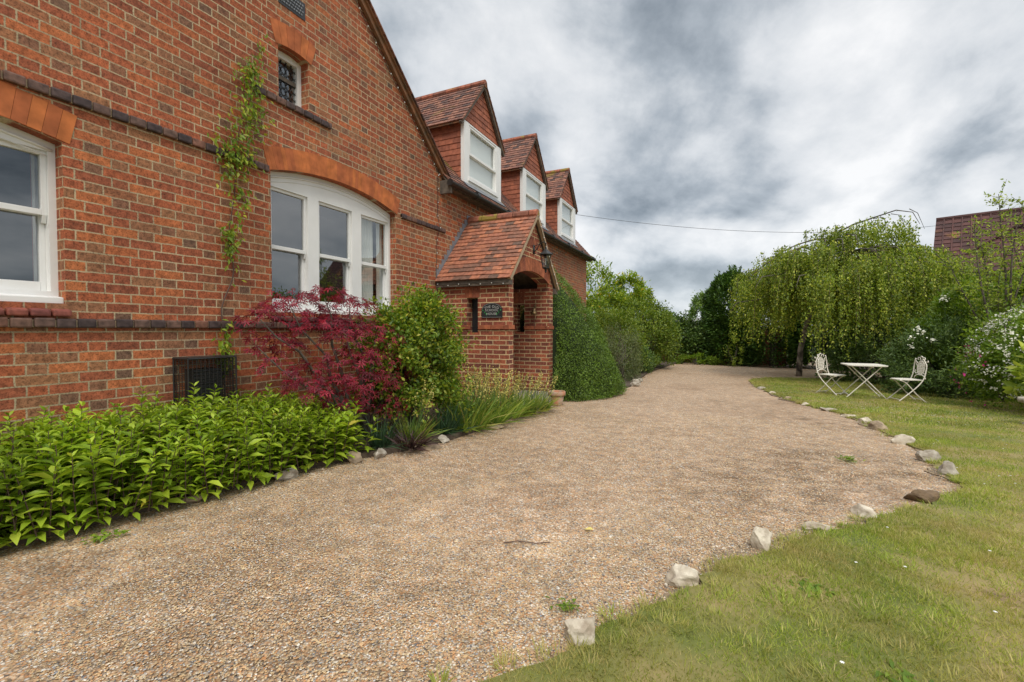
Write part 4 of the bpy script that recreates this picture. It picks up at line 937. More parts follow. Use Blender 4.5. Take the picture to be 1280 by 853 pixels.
mb.build('flue_terminal', M['slate'], cage, bevel=.004)
# string lights
def string_lights(label, pts, step=.3, sag=.012, rad=.004):
    t = thing('string_lights', label, 'fairy lights', pts[0], 'fairy light strings on the house')
    mb = MB(); P = []; bl = []
    for i in range(len(pts) - 1):
        p, q = Vector(pts[i]), Vector(pts[i + 1]); n_ = max(2, int((q - p).length / .1))
        for j in range(n_):
            f = j / n_; r_ = p.lerp(q, f); r_.z -= sag * abs(math.sin(f * n_ * .9)); P.append(r_)
            if (len(P) % max(1, int(step / .1))) == 1: bl.append(r_)
    P.append(Vector(pts[-1])); mb.tube(P, rad, 5); mb.build('cable', M['iron'], t)
    src = None
    for b_ in bl:
        if src is None:
            m_ = MB(); m_.lathe((0, 0, 0), [(0, -.012), (.007, -.008), (.009, 0), (.006, .009), (0, .011)], 8); src = m_.build('bulb', M['bulb']); o = src
        else: o = src.copy(); COL.objects.link(o)
        o.parent = t; o.location = Vector(b_) + Vector((.01, 0, -.008)) - Vector(pts[0])
string_lights('fairy light cable running up beneath the gable verge', [(D + .02, 6.42, RK(6.42) - .10), (D + .02, 4.0, RK(4.0) - .12)], .22)
string_lights('fairy light cable dropping straight down the brick wall beside the gable corner', [(D + .012, 6.40, RK(6.42) - .12), (D + .012, 6.38, 3.2), (D + .06, 6.38, 3.0), (D + .012, 6.36, 2.8), (D + .012, 6.34, 2.15)], .3, 0)
string_lights('fairy light cable looped along the porch side fascia board', [(D + .05, PY0 - .112, 2.06), (PX + .05, PY0 - .112, 2.05)], .2, .03)
string_lights('fairy light cable following the right-hand slope of the porch gable', [(PX + .1, PYC + .1, ap - .2), (PX + .1, PY1 + .06, ez - .05)], .2)

# overhead cable
hx = (-4.95, 15.45, 5.38); nx_ = (9.4, 25.9, 5.9); P = []
for i in range(41):
    f = i / 40; p = Vector(hx).lerp(Vector(nx_), f); p.z -= 1.0 * 4 * f * (1 - f) * .55; P.append(p)
tag(MB().tube(P, .007, 5).build('overhead_cable', M['iron']), 'thin black overhead cable stretched across the sky from the far end of the house', 'cable')

# ================================================================== neighbour house
nb = thing('neighbour_house', 'neighbouring brick house with a brown tiled roof seen over the shrubs at far right', 'house', (12, 27, 0))
ca, sa = math.cos(R(-20)), math.sin(R(-20))
NB = lambda a_, b_, z_: (8.05 + a_ * ca + b_ * sa * -1, 25.4 + a_ * sa + b_ * ca, z_)     # a along ridge, b back
def nbox(mb, a0, a1, b0, b1, z0, z1): return mb.hexa([NB(a0, b0, z0), NB(a1, b0, z0), NB(a1, b1, z0), NB(a0, b1, z0), NB(a0, b0, z1), NB(a1, b0, z1), NB(a1, b1, z1), NB(a0, b1, z1)])
mb = MB(); nbox(mb, .15, 8.5, 0, 6, -.5, 3.75)
mb.hexa([NB(.15, 0, 3.7), NB(.4, 0, 3.7), NB(.4, 6, 3.7), NB(.15, 6, 3.7), NB(.15, 2.9, 6.3), NB(.4, 2.9, 6.3), NB(.4, 3.1, 6.3), NB(.15, 3.1, 6.3)]); mb.build('wall', brick_mat('far_brick', BR, (.40, .32, .22), bond='stretcher'), nb)
mb = MB(); mb.hexa([NB(0, -.35, 3.55), NB(8.7, -.35, 3.55), NB(8.7, 3, 6.42), NB(0, 3, 6.42), NB(0, -.35, 3.6), NB(8.7, -.35, 3.6), NB(8.7, 3, 6.47), NB(0, 3, 6.47)])
mb.hexa([NB(0, 6.35, 3.55), NB(8.7, 6.35, 3.55), NB(8.7, 3, 6.42), NB(0, 3, 6.42), NB(0, 6.35, 3.6), NB(8.7, 6.35, 3.6), NB(8.7, 3, 6.47), NB(0, 3, 6.47)])
nr = mb.build('roof', M['fasc'], nb)
M['nbtile'] = island_mat('brown_concrete_tile', [(0, (.095, .040, .034)), (.6, (.075, .035, .031)), (1, (.06, .03, .028))], nscale=3, var=.25, lichen=(1.1, .62, (.20, .10, .04)))
mb = MB(); o_ = Vector(NB(0, -.38, 3.60)); uu = Vector(NB(1, 0, 0)) - Vector(NB(0, 0, 0)); bbk = Vector(NB(0, 1, 0)) - Vector(NB(0, 0, 0)); vv = bbk * 3.35 + Vector((0, 0, 2.87))
tiles(mb, o_, uu, vv, lambda v: (0, 8.7), vv.length, w=.30, h=.33, th=.03, jit=.001, stagger=False)
# the rolls of interlocking tiles
vn = vv.normalized(); nn_ = uu.normalized().cross(vn)
for i in range(28):
    a_ = i * .30 + .28; p = o_ + uu.normalized() * a_ + nn_ * .035; mb.tube([p, p + vn * vv.length], .035, 5)
mb.build('roof_tiles', M['nbtile'], nr)
mb = MB(); mb.tube([Vector(NB(a_, 3, 6.5)) for a_ in np.arange(0, 8.8, .45)], .11, 8); mb.build('ridge_tiles', M['nbtile'], nr)
# small cross gable with its own hips
p0 = Vector(NB(2.6, 1.9, 5.75)); mb = MB(); mb.tube([p0, Vector(NB(1.1, .6, 4.55))], .06, 6); mb.tube([p0, Vector(NB(4.2, .6, 4.65))], .06, 6); mb.build('hip_tiles', M['nbtile'], nr)
wf = nbox(MB(), 3, 4.6, -.03, .02, 1.0, 2.3).build('window', M['white'], nb); nbox(MB(), 3.1, 4.5, -.05, -.035, 1.1, 2.2).build('pane', M['slate'], wf)

# garden wall at the end of the drive
gw = thing('garden_wall', 'low red brick boundary wall behind ivy at the end of the drive', 'wall', (-.8, 23.2, 0))
MB().box(-7, 2.5, 23.1, 23.35, -.5, 1.35).build('wall', brick_mat('wall_brick', BP, (.4, .3, .2), bond='stretcher'), gw)
course_mb = MB()
for i in range(60): course_mb.box(-7 + i * .158, -7 + i * .158 + .148, 23.06, 23.39, 1.35, 1.42)
course_mb.build('coping', M['dark'], gw)
sh = thing('outbuilding', 'small pale flat-roofed outbuilding glimpsed beyond the ivy wall', 'shed', (-1, 27, 0))
MB().box(-2.6, 1.6, 26, 28.5, -.5, 1.75).build('wall', M['fasc'], sh); MB().box(-2.8, 1.8, 25.8, 28.7, 1.75, 1.93).build('roof', M['plaster'], sh)

# ================================================================== stones, pot, sundial
def rock(name, x, y, sx_, sy_, sz_, m, label, group=None, rot=0, sink=.2, seed=0):
    rs = random.Random(seed * 7 + 3); bm = bmesh.new(); bmesh.ops.create_icosphere(bm, subdivisions=4, radius=1)
    pl = [(Vector((rs.gauss(0, 1), rs.gauss(0, 1), rs.gauss(0, 1))).normalized(), rs.uniform(.48, .80)) for _ in range(12)]
    from mathutils import noise as mnoise
    off = Vector((seed * 3.7, seed * 1.9, seed))
    for v_ in bm.verts:
        for n_, d_ in pl:
            t_ = v_.co.dot(n_)
            if t_ > d_: v_.co -= n_ * (t_ - d_) * .94
        q_ = v_.co.copy()
        rg = 1 - abs(mnoise.noise(q_ * 1.7 + off)) * 2
        v_.co *= 1.12 + .16 * mnoise.noise(q_ * 2.2 + off) + .10 * (rg - .5) + .05 * mnoise.noise(q_ * 7 + off) + .03 * mnoise.noise(q_ * 16 + off)
    me = bpy.data.meshes.new(name); z0 = g(x, y)
    c_, s_ = math.cos(rot), math.sin(rot)
    for v_ in bm.verts:
        a_, b_, d_ = v_.co.x * sx_, v_.co.y * sy_, v_.co.z * sz_
        v_.co = (a_ * c_ - b_ * s_, a_ * s_ + b_ * c_, d_ + sz_ * (1 - sink * 2) * .9)
    bm.to_mesh(me); bm.free(); me.materials.append(m)
    o = bpy.data.objects.new(name, me); COL.objects.link(o); o.location = (x, y, z0)
    return tag(o, label, 'stone', group)
GS = 'edging stones between drive and lawn'
ST = [(-.50, 1.74, .085, .065, .075, 'st', 'squarish buff stone nearest the camera where the grass begins', .5),
      (-.17, 2.38, .10, .07, .07, 'st', 'pale pointed stone, second from the camera along the drive edge', .3),
      (.21, 2.98, .085, .075, .085, 'st', 'tall chunky white stone standing on bare earth at the lawn edge', .8),
      (.55, 3.42, .08, .045, .055, 'st', 'small thin pale stone with a notch, third gap along the lawn edge', .2),
      (.90, 3.85, .095, .06, .07, 'st', 'rounded cream stone just before the brown rock at the drive bend', -.6),
      (1.40, 4.44, .13, .085, .08, 'br', 'dark brown mossy rock at the outermost bend of the drive', .3),
      (1.87, 5.45, .085, .085, .095, 'gr', 'round grey boulder beside the bend of the drive, tallest of the grey ones', .1),
      (1.93, 6.02, .13, .08, .085, 'gr', 'wide grey stone behind the round grey boulder', .2),
      (1.97, 6.9, .12, .07, .085, 'st', 'white peaked stone standing alone halfway along the lawn edge', 0),
      (1.97, 7.85, .13, .09, .10, 'tan', 'tan chipped stone leaning against a paler one', -.5),
      (1.93, 8.42, .11, .08, .085, 'st', 'pale stone touching the tan chipped one', .4),
      (1.86, 8.98, .12, .06, .045, 'st', 'flat white stone with a pointed tip in the drive edge', .2),
      (1.68, 9.6, .16, .07, .06, 'gr', 'long flat grey stone at the lawn edge below the garden table', 0.1),
      (1.42, 10.2, .08, .06, .055, 'st', 'small pale stone at the lawn edge below the left chair', 0.4),
      (1.22, 11.1, .09, .07, .05, 'tan', 'low tan stone in the lawn edge left of the left chair', 0),
      (1.02, 12.0, .08, .06, .05, 'st', 'small buff stone half sunk further up the lawn edge', 0),
      (.88, 13.1, .11, .09, .05, 'gr', 'low grey stone near the far curve of the lawn', 0)]
M['stonegrey'] = mat('grey_stone', (.44, .40, .33), .85, noise=(12, (.24, .20, .15), .14), bump=.9, bscale=25)
M['stonetan'] = mat('tan_stone', (.42, .32, .21), .85, noise=(10, (.16, .12, .08), .16), bump=.9, bscale=22)
MM = dict(st=M['stone'], br=M['stonebrown'], gr=M['stonegrey'], tan=M['stonetan'])
for i, (x_, y_, a_, b_, c_, k_, lb, ro) in enumerate(ST): rock('edging_stone', x_, y_, a_ * .9, b_ * .9, c_ * .95, MM[k_], lb, GS, ro, .32, i + 1)
G2 = 'stones edging the flower bed'
for i, (x_, y_, a_, b_, c_, lb) in enumerate([(-3.40, 1.95, .07, .05, .035, 'grey stone half hidden under the front of the leafy bed'), (-3.27, 2.62, .11, .06, .05, 'pale grey stone under the leafy bed, near its right end'),
        (-3.16, 3.25, .08, .06, .07, 'upright tan stone at the foot of the red maple'), (-3.08, 3.50, .09, .06, .05, 'cracked grey stone left of the purple leaved clump'), (-2.86, 3.98, .16, .06, .04, 'flat grey slab right of the purple leaved clump'),
        (-2.88, 4.35, .08, .06, .05, 'small rounded stone in front of the sword leaves'), (-2.72, 5.3, .14, .06, .035, 'flat stone at the front of the yellow flower clumps')]):
    rock('bed_stone', x_, y_, a_, b_, c_, MM['gr' if i % 2 else 'tan'], lb, G2, random.uniform(-.4, .8) + 1.2, .15, i + 30)
for i, (x_, y_, a_, lb) in enumerate([(-2.1, 12.0, .16, 'low grey stone where the mound ends and the shrub border begins'), (-2.18, 12.7, .2, 'wide grey stone in the shrub border edge'), (-2.2, 13.5, .13, 'rounded pale stone furthest along the shrub border edge')]):
    rock('border_stone', x_, y_, a_, a_ * .7, a_ * .5, MM['gr'], lb, 'stones edging the shrub border', .9, .15, i + 50)
px_, py_ = -2.72, 7.75; pot = thing('terracotta_pot', 'weathered terracotta flower pot on the gravel by the porch step', 'flower pot', (px_, py_, g(px_, py_)))
MB().lathe((px_, py_, g(px_, py_)), [(0, 0), (.09, 0), (.10, .02), (.135, .20), (.125, .20), (.11, .12), (0, .12)], 28).build('pot_body', M['terra'], pot, smooth=True)
MB().lathe((px_, py_, g(px_, py_)), [(.128, .185), (.152, .188), (.157, .20), (.157, .25), (.15, .258), (.135, .25), (.128, .195)], 28).build('rim', M['terra'], pot, smooth=True)
MB().lathe((px_, py_, g(px_, py_)), [(0, .215), (.135, .213)], 20).build('compost', M['soil'], pot)
bx_, by_ = 4.2, 9.35; bz_ = g(bx_, by_); sd_ = thing('stone_pedestal', 'short grey stone pedestal with a round top on the lawn at the right edge', 'pedestal', (bx_, by_, bz_))
MB().lathe((bx_, by_, bz_), [(0, 0), (.14, 0), (.14, .04), (.10, .07), (.075, .12), (.07, .30), (.09, .34)], 20).build('column', M['stonegrey'], sd_, smooth=True)
MB().lathe((bx_, by_, bz_), [(.08, .33), (.19, .36), (.20, .40), (.19, .43), (.15, .42), (0, .40)], 24).build('top', M['stonegrey'], sd_, smooth=True)

# ================================================================== garden furniture
def place(root, x, y, rot): root.location = (x, y, g(x, y) + .022); root.rotation_euler = (0, 0, rot)
def make_chair(label):
    t = thing('bistro_chair', label, 'chair', (0, 0, 0), 'cream folding bistro chairs'); m = M['cream']; w = .19; r = .011
    prof = [(-.235, .88), (-.25, .75), (-.235, .60), (-.20, .47), (-.13, .36), (-.02, .24), (.24, 0)]
    for s_ in (-1, 1):
        q = smooth_line(prof, 5); MB().tube([(a_, s_ * w * (1 if b_ < .75 else max(.55, 1 - (b_ - .75) * 3.0)), b_) for a_, b_ in q], r, 8).build('leg', m, t, smooth=True)
        q = smooth_line([(.20, .445), (.10, .40), (0, .29), (-.10, .16), (-.27, 0)], 5); MB().tube([(a_, s_ * (w - .028), b_) for a_, b_ in q], r, 8).build('leg', m, t, smooth=True)
    MB().tube([(.19, -w, .045), (.19, w, .045)], .007, 6).build('stretcher', m, t); MB().tube([(-.22, -w + .03, .05), (-.22, w - .03, .05)], .007, 6).build('stretcher', m, t)
    # slatted round-fronted seat
    out_ = [(-.19, -.17), (.10, -.20), (.19, -.16), (.225, -.08), (.23, 0), (.225, .08), (.19, .16), (.10, .20), (-.19, .17)]
    poly_plate([out_], .016, lambda a_, b_, c_: Vector((a_, b_, .452 + c_)), 'seat', m, t)
    # back: oval of woven bars with scrolls and crest
    X = lambda z_: -.243 - .03 * math.sin((z_ - .5) * 3.2)
    oval = [(X(.69 + .145 * math.sin(a_)), .105 * math.cos(a_), .69 + .145 * math.sin(a_)) for a_ in np.linspace(0, 2 * math.pi, 25)]
    mb = MB(); mb.tube(oval, .009, 6, cap=False)
    for k_ in range(-4, 5):
        for sg in (-1, 1):   # diagonals clipped to the oval
            pts = []
            for t_ in np.linspace(-.2, .2, 41):
                yy, zz_ = sg * t_ * .62 + k_ * .042, t_
                if (yy / .105) ** 2 + (zz_ / .145) ** 2 <= 1: pts.append((X(.69 + zz_), yy, .69 + zz_))
            if len(pts) > 2: mb.tube([pts[0], pts[len(pts) // 2], pts[-1]], .0065, 4)
    mb.build('back_lattice', m, t)
    mb = MB()
    for s_ in (-1, 1):
        mb.tube([(X(.84), s_ * .02, .85), (X(.88), s_ * .05, .905), (X(.88), s_ * .10, .90), (X(.86), s_ * .115, .865), (X(.86), s_ * .09, .855)], .009, 6)
        mb.tube([(X(.82), s_ * .12, .80), (X(.84), s_ * .165, .825), (X(.84), s_ * .20, .845), (X(.84), s_ * .205, .82), (X(.84), s_ * .185, .815)], .009, 6)
        mb.tube([(X(.6), s_ * .08, .60), (X(.58), s_ * .13, .57), (X(.55), s_ * .17, .60), (X(.6), s_ * .15, .64)], .008, 6)
        mb.tube([(X(.75), s_ * .105, .72), (X(.75), s_ * .15, .76), (X(.75), s_ * .14, .80), (X(.75), s_ * .11, .78)], .008, 6)
    mb.tube([(X(.9), -.05, .9), (X(.93), 0, .93), (X(.9), .05, .9)], .010, 6); mb.build('crest', m, t, smooth=True)
    q = [(X(.5), .17 * math.cos(a_), .47 + .085 * math.sin(a_)) for a_ in np.linspace(0, math.pi, 13)]; MB().tube(q, .010, 6).build('back_rail', m, t, smooth=True)
    return t
def copy_tree(src, label):
    r_ = src.copy(); COL.objects.link(r_); r_['label'] = label
    for ch in list(src.children): c_ = ch.copy(); COL.objects.link(c_); c_.parent = r_
    return r_
ch1 = make_chair('cream ornate metal folding chair to the left of the garden table, facing it')
ch2 = copy_tree(ch1, 'cream ornate metal folding chair to the right of the garden table, seen from behind')
place(ch1, 2.26, 12.55, R(-42)); place(ch2, 3.42, 11.95, R(193))
tb = thing('bistro_table', 'cream folding garden table with crossed legs standing between the two chairs on the lawn', 'table', (0, 0, 0)); m = M['cream']
poly_plate([[(x_, y_) for x_, y_ in smooth_line([(-.35, -.30), (-.30, -.35), (.30, -.35), (.35, -.30), (.35, .30), (.30, .35), (-.30, .35), (-.35, .30), (-.35, -.30)], 1)[:-1]]], .022, lambda a_, b_, c_: Vector((a_, b_, .71 + c_)), 'tabletop', m, tb)
for yy in (-.24, .24):
    MB().tube([(-.36, yy, 0), (.27, yy, .70)], .011, 8).build('leg', m, tb); MB().tube([(.36, yy * .88, 0), (-.27, yy * .88, .70)], .011, 8).build('leg', m, tb)
for xx in (-.30, .30): MB().tube([(xx, -.24, .06), (xx, .24, .06)], .007, 6).build('stretcher', m, tb)
place(tb, 2.78, 12.3, R(2))

# ================================================================== plants: the bed
def plant(name, label, cat, loc, group=None): return thing(name, label, cat, loc, group)
# leafy perennials
def perennials():
    parts = []; stems = MB(); n = 0; cand = []
    for _ in range(6000):
        y_ = random.uniform(-1.2, 3.45); x_ = random.uniform(-4.3, -3.18)
        if x_ > np.interp(y_, [-.5, 1, 1.7, 2.5, 3.4], [-3.44, -3.42, -3.33, -3.27, -3.20]): continue
        if any((x_ - a_) ** 2 + (y_ - b_) ** 2 < .066 ** 2 for a_, b_ in cand[-400:]): continue
        cand.append((x_, y_))
    for x_, y_ in cand:
        front = (x_ + 4.3) / 1.0; h = random.uniform(.42, .60) * (1 - .25 * max(0, front - .6) / .4) * (1.0 if y_ < 2.9 else .9)
        if random.random() < .06: h *= 1.2
        lx_, ly_ = random.uniform(-.07, .13), random.uniform(-.09, .09); z0 = g(x_, y_) + .05
        base = np.array([x_, y_, z0]); top = base + np.array([lx_, ly_, h]); rot = random.uniform(0, 3.14)
        stems.tube([tuple(base), tuple((base + top) / 2 + np.array([lx_ * -.15, 0, 0])), tuple(top)], [.004, .0035, .002], 4, cap=False)
        k = int(h / .042)
        ss_ = random.uniform(.72, 1.18)
        for i in range(k + 1):
            f = (.22 if x_ < -3.75 else .06) + (.78 if x_ < -3.75 else .94) * i / k; p = base + (top - base) * f
            rot += 1.571 + random.uniform(-.25, .25); size = (.115 if f < .8 else .115 - (f - .8) * .30) * random.uniform(.75, 1.15) * ss_
            for s_ in (0, math.pi):
                el = .15 + (f - .3) * .75 + random.uniform(-.2, .2) if f < .97 else .9
                d = (math.cos(rot + s_) * math.cos(el), math.sin(rot + s_) * math.cos(el), math.sin(el))
                parts.append((p, d, size))
    P = np.array([q[0] for q in parts]); A = np.array([q[1] for q in parts]); Ls = np.array([q[2] for q in parts])
    k = P[:, 0] + A[:, 0] * Ls > -4.33; P, A, Ls = P[k], A[k], Ls[k]
    Nn = unit(np.array([0, 0, 1.0]) + rng.normal(size=P.shape) * .25)
    V, F = leaves(P, A, Nn, Ls, Ls * .36, 'lance')
    t = fastmesh('leafy_perennials', V, F, M['l_phlox'])
    tag(t, 'mass of bright green leafy perennials filling the bed along the house wall', 'perennials', kind='stuff')
    s_ = stems.build('stems', M['stem'], t)
perennials()

def tipset(c, rad, n, zmin=-.2):
    out_ = []
    while len(out_) < n:
        v_ = Vector((random.gauss(0, 1), random.gauss(0, 1), random.gauss(0, 1))).normalized()
        if v_.z < zmin: continue
        f = random.uniform(.55, .95); out_.append((c[0] + v_.x * rad[0] * f, c[1] + v_.y * rad[1] * f, c[2] + v_.z * rad[2] * f))
    return out_
# Japanese maple: layered fans of palmate leaves
mt = plant('japanese_maple', 'low Japanese maple with dark crimson feathery leaves in front of the large window', 'tree', (-3.72, 3.75, g(-3.7, 3.7)))
pads = []
for (x_, y_, z_, rx, ry) in [(-3.85, 2.62, 1.50, .22, .26), (-3.85, 2.85, 1.58, .24, .30), (-3.95, 3.15, 1.68, .25, .30), (-3.8, 3.45, 1.74, .26, .34), (-3.75, 3.75, 1.66, .28, .34), (-3.9, 2.75, 1.30, .2, .24), (-3.95, 3.0, 1.22, .2, .28),
                           (-3.7, 3.3, 1.42, .3, .35), (-3.6, 3.6, 1.34, .3, .38), (-3.55, 4.0, 1.36, .3, .36), (-3.5, 4.35, 1.18, .26, .30), (-3.5, 4.65, 1.05, .2, .22), (-3.5, 3.45, 1.1, .26, .32), (-3.45, 3.85, 1.08, .28, .34), (-3.65, 3.05, .98, .24, .26),
                           (-3.55, 2.85, .86, .22, .22), (-3.42, 3.15, .84, .26, .28), (-3.4, 3.6, .86, .24, .28), (-3.4, 4.05, .88, .26, .28), (-3.5, 4.4, .9, .2, .22), (-3.38, 3.85, .62, .2, .24), (-3.6, 3.4, .65, .24, .28), (-3.4, 4.1, .52, .18, .2), (-3.95, 3.5, 1.5, .25, .3), (-3.98, 4.0, 1.5, .2, .3), (-3.6, 2.55, 1.08, .16, .16)]:
    y_ = 3.68 + (y_ - 3.6) * .86; n_ = int(100 * (rx * ry / .08)); a_ = rng.uniform(0, 6.283, n_); rr = np.sqrt(rng.uniform(0, 1, n_)); px1 = x_ + rx * rr * np.cos(a_); py1 = y_ + ry * rr * np.sin(a_)
    zz1 = z_ - .16 * rr ** 2 + .05 * np.sin(a_ * 3 + x_ * 9) * rr + rng.normal(size=n_) * .026; pads.append((np.stack([px1, py1, zz1], 1), np.stack([np.cos(a_), np.sin(a_), -.25 - .8 * rng.random(n_)], 1)))
P = np.concatenate([q[0] for q in pads]); A = np.concatenate([q[1] for q in pads]) + rng.normal(size=P.shape) * .35
k = P[:, 0] > -4.27; P, A = P[k], A[k]
Ls = rng.uniform(.045, .078, len(P)); V, F = leaves(P, A, unit(np.array([.35, -.2, 1.0]) + rng.normal(size=P.shape) * .3), Ls, Ls, 'palm')
fastmesh('foliage', V, F, M['l_maple'], mt)
branches('trunk', (-3.66, 3.95, g(-3.7, 4)), [(q[0], q[1], q[2] - .05) for q in [(-3.85, 2.75, 1.5), (-3.9, 3.15, 1.62), (-3.8, 3.5, 1.68), (-3.6, 3.6, 1.3), (-3.55, 4.0, 1.3), (-3.5, 4.5, 1.1), (-3.5, 3.1, .85), (-3.45, 3.85, 1.0), (-3.9, 2.8, 1.2), (-3.75, 3.8, 1.6)]], .022, M['bark'], mt, wob=.05)
# spotted green bush
bt = plant('green_bush', 'rounded yellow-green bush between the red maple and the porch', 'bush', (-3.55, 4.95, g(-3.5, 4.9)))
P1, O1 = crown_pts((-3.52, 4.62, .90), (.62, .70, .80), 24000, 150, .20, (.55, 1), -.75)
k = (P1[:, 0] > -4.28) & (P1[:, 1] < 6.3) & (P1[:, 2] > .05); P1, O1 = P1[k], O1[k]
A = unit(O1 * .5 + rng.normal(size=P1.shape) * .6 + np.array([0, 0, .1])); Ls = rng.uniform(.034, .064, len(P1))
V1 = leaves(P1, A, unit(O1 * .5 + np.array([0, 0, .6]) + rng.normal(size=P1.shape) * .4), Ls, Ls * .55)
tw = []; twm = MB()   # loose whippy shoots
for i in range(46):
    v_ = Vector((random.gauss(0, 1), random.gauss(0, 1), abs(random.gauss(0, .9)))).normalized(); p = Vector((-3.54 + v_.x * .58, 4.64 + v_.y * .62, .90 + v_.z * .74)); q = p + v_ * random.uniform(.1, .26) + Vector((0, 0, .06))
    if q.x < -4.25 or q.y > 6.3: continue
    twm.tube([p - v_ * .2, p, q], [.004, .003, .001], 4)
    for j in range(9):
        f = j / 8; tw.append(p.lerp(q, f))
P2 = np.array([tuple(q) for q in tw]); A = rng.normal(size=P2.shape) + np.array([0, 0, .5]); Ls = rng.uniform(.02, .04, len(P2)); V2 = leaves(P2, A, rng.normal(size=P2.shape) + np.array([0, 0, 1.2]), Ls, Ls * .5)
V, F = merge([V1, V2]); fastmesh('foliage', V, F, M['l_bush'], bt); twm.build('twigs', M['gstem'], bt)
branches('trunk', (-3.55, 4.62, g(-3.5, 4.6)), tipset((-3.55, 4.62, .9), (.55, .55, .7), 16), .02, M['bark'], bt)

# sword-leaved clumps with pale yellow flower spikes
def sword_clump(x_, y_, nleaf, h, rad, m, label, nflower=0, fh=.55, group='sword-leaved clumps in the flower bed', w=.014, lean=.35):
    z0 = g(x_, y_) + .045; t = plant('sword_leaf_clump', label, 'plant', (x_, y_, z0), group)
    a_ = rng.uniform(0, 6.283, nleaf); rr = rad * np.sqrt(rng.uniform(0, 1, nleaf)); P = np.stack([x_ + rr * np.cos(a_), y_ + rr * np.sin(a_), np.full(nleaf, z0)], 1)
    A = np.stack([np.cos(a_) * lean + .22, np.sin(a_) * lean - .05, np.ones(nleaf)], 1) + rng.normal(size=(nleaf, 3)) * np.array([.26, .22, 0]); k_ = rng.random(nleaf) < .14; A[k_, 2] = .25; A[k_, 0] = np.abs(A[k_, 0]) + .3; Ls = h * rng.uniform(.55, 1.15, nleaf)
    # two-piece arching blade
    hor = A.copy(); hor[:, 2] = 0; Nn = -unit(hor + 1e-3) + np.array([0, 0, .2]) + rng.normal(size=(nleaf, 3)) * .5
    V, F = leaves(P, A, Nn, Ls, w * rng.uniform(.7, 1.2, nleaf), 'blade'); fastmesh('foliage', V, F, m, t)
    if nflower:
        sm = MB(); fp = []
        for i in range(nflower):
            an = random.uniform(0, 6.28); r_ = rad * .8 * math.sqrt(random.random()); b = Vector((x_ + r_ * math.cos(an), y_ + r_ * math.sin(an), z0)); hh = fh * random.uniform(.8, 1.15)
            tp = b + Vector((random.uniform(-.02, .20), random.uniform(-.06, .20), hh)); mid = b.lerp(tp, .5) + Vector((-.01, 0, .02)); sm.tube([b, mid, tp], [.004, .0035, .002], 4, cap=False)
            for k_ in range(18):
                f = .55 + .45 * k_ / 17; p = b.lerp(tp, f); sp_ = .012 * (1.25 - f); fp.append((p.x + random.gauss(0, sp_), p.y + random.gauss(0, sp_), p.z + random.gauss(0, .006)))
        sm.build('flower_stems', M['gstem'], t); P = np.array(fp); A = rng.normal(size=P.shape) + np.array([.3, -.3, .5]); Ls = rng.uniform(.016, .028, len(P)); V, F = leaves(P, A, rng.normal(size=P.shape), Ls, Ls * .8)
        fastmesh('flowers', V, F, M['f_yellow'], t)
    return t
sword_clump(-3.25, 3.72, 120, .34, .10, M['l_irisblue'], 'small dark blue-green sword-leaved clump at the foot of the red maple')
sword_clump(-3.12, 4.08, 150, .36, .14, M['l_iris'], 'sword-leaved clump with a few yellow flower spikes rising behind the purple clump', 9, .60)
sword_clump(-3.05, 4.62, 130, .42, .12, M['l_irisblue'], 'upright blue-green iris clump in front of the yellow-green bush', w=.02, lean=.18)
for i, (x_, y_, nl, nf, hh, lb) in enumerate([(-3.02, 5.0, 260, 10, .52, 'leftmost large clump of sword leaves with pale yellow spikes, beside the iris clump'), (-3.28, 5.35, 200, 14, .52, 'clump of yellow spikes nearest the foot of the green bush'), (-2.98, 5.45, 260, 16, .48, 'clump of yellow spikes in the middle of the row at the front of the bed'),
        (-3.3, 5.85, 200, 15, .52, 'clump of yellow spikes close against the porch side wall'), (-2.98, 5.95, 260, 16, .46, 'clump of yellow spikes in front of the porch plaque'), (-2.88, 6.4, 240, 14, .42, 'clump of yellow spikes at the porch front corner'), (-2.84, 6.85, 220, 12, .38, 'last clump of yellow spikes in front of the porch step')]):
    sword_clump(x_ + .06, y_, int(nl * .62), hh, .24, M['l_iris'], lb, int(nf * 1.3), .72 - .03 * i, w=.021, lean=.5)
pc = sword_clump(-2.98, 3.86, 150, .26, .11, M['l_purple'], 'low purple-black strappy clump at the edge of the flower bed', group=None, w=.016, lean=.9)
# grasses sprawling over the edge
# ivy/box mound beside the porch
cm = plant('clipped_mound', 'large dense clipped green mound climbing beside the porch', 'shrub', (-3.3, 9.6, g(-3, 9.6)))
cx0, cy0_ = -3.25, 9.75; th_n = 85000
def mound_pts(n, deep=.06):
    # axis leans to the wall: centre shifts with height
    f = 1 - np.sqrt(rng.uniform(0, 1, n)); a_ = rng.uniform(0, 6.283, n)
    H = 2.72; z_ = f * H; sh_ = np.clip((1 - f ** 1.6), 0, 1) ** .78; rx_ = 1.22 * sh_ + .06; ry_ = 1.50 * sh_ + .06
    lum = 1 + .03 * np.sin(a_ * 5 + z_ * 4) + .02 * np.sin(a_ * 11 - z_ * 7); cxx = cx0 - .20 * f; cyy = cy0_ - .65 * f
    q = 1 - rng.random(n) * deep * 1.6
    return np.stack([cxx + rx_ * lum * q * np.cos(a_), cyy + ry_ * lum * q * np.sin(a_), g(-3, 9.5) + .02 + z_], 1), np.stack([np.cos(a_), np.sin(a_), .35 + .6 * f], 1)
P, O = mound_pts(th_n); k = (P[:, 0] > -4.34) & ((P[:, 1] > 8.46) | (P[:, 0] > -2.95)); P, O = P[k], O[k]
P = P + unit(O) * ((rng.normal(size=(len(P), 1)) * .024 + .03 * np.sin(P[:, 0:1] * 9 + P[:, 2:3] * 5) * np.cos(P[:, 1:2] * 8 - P[:, 2:3] * 6)))
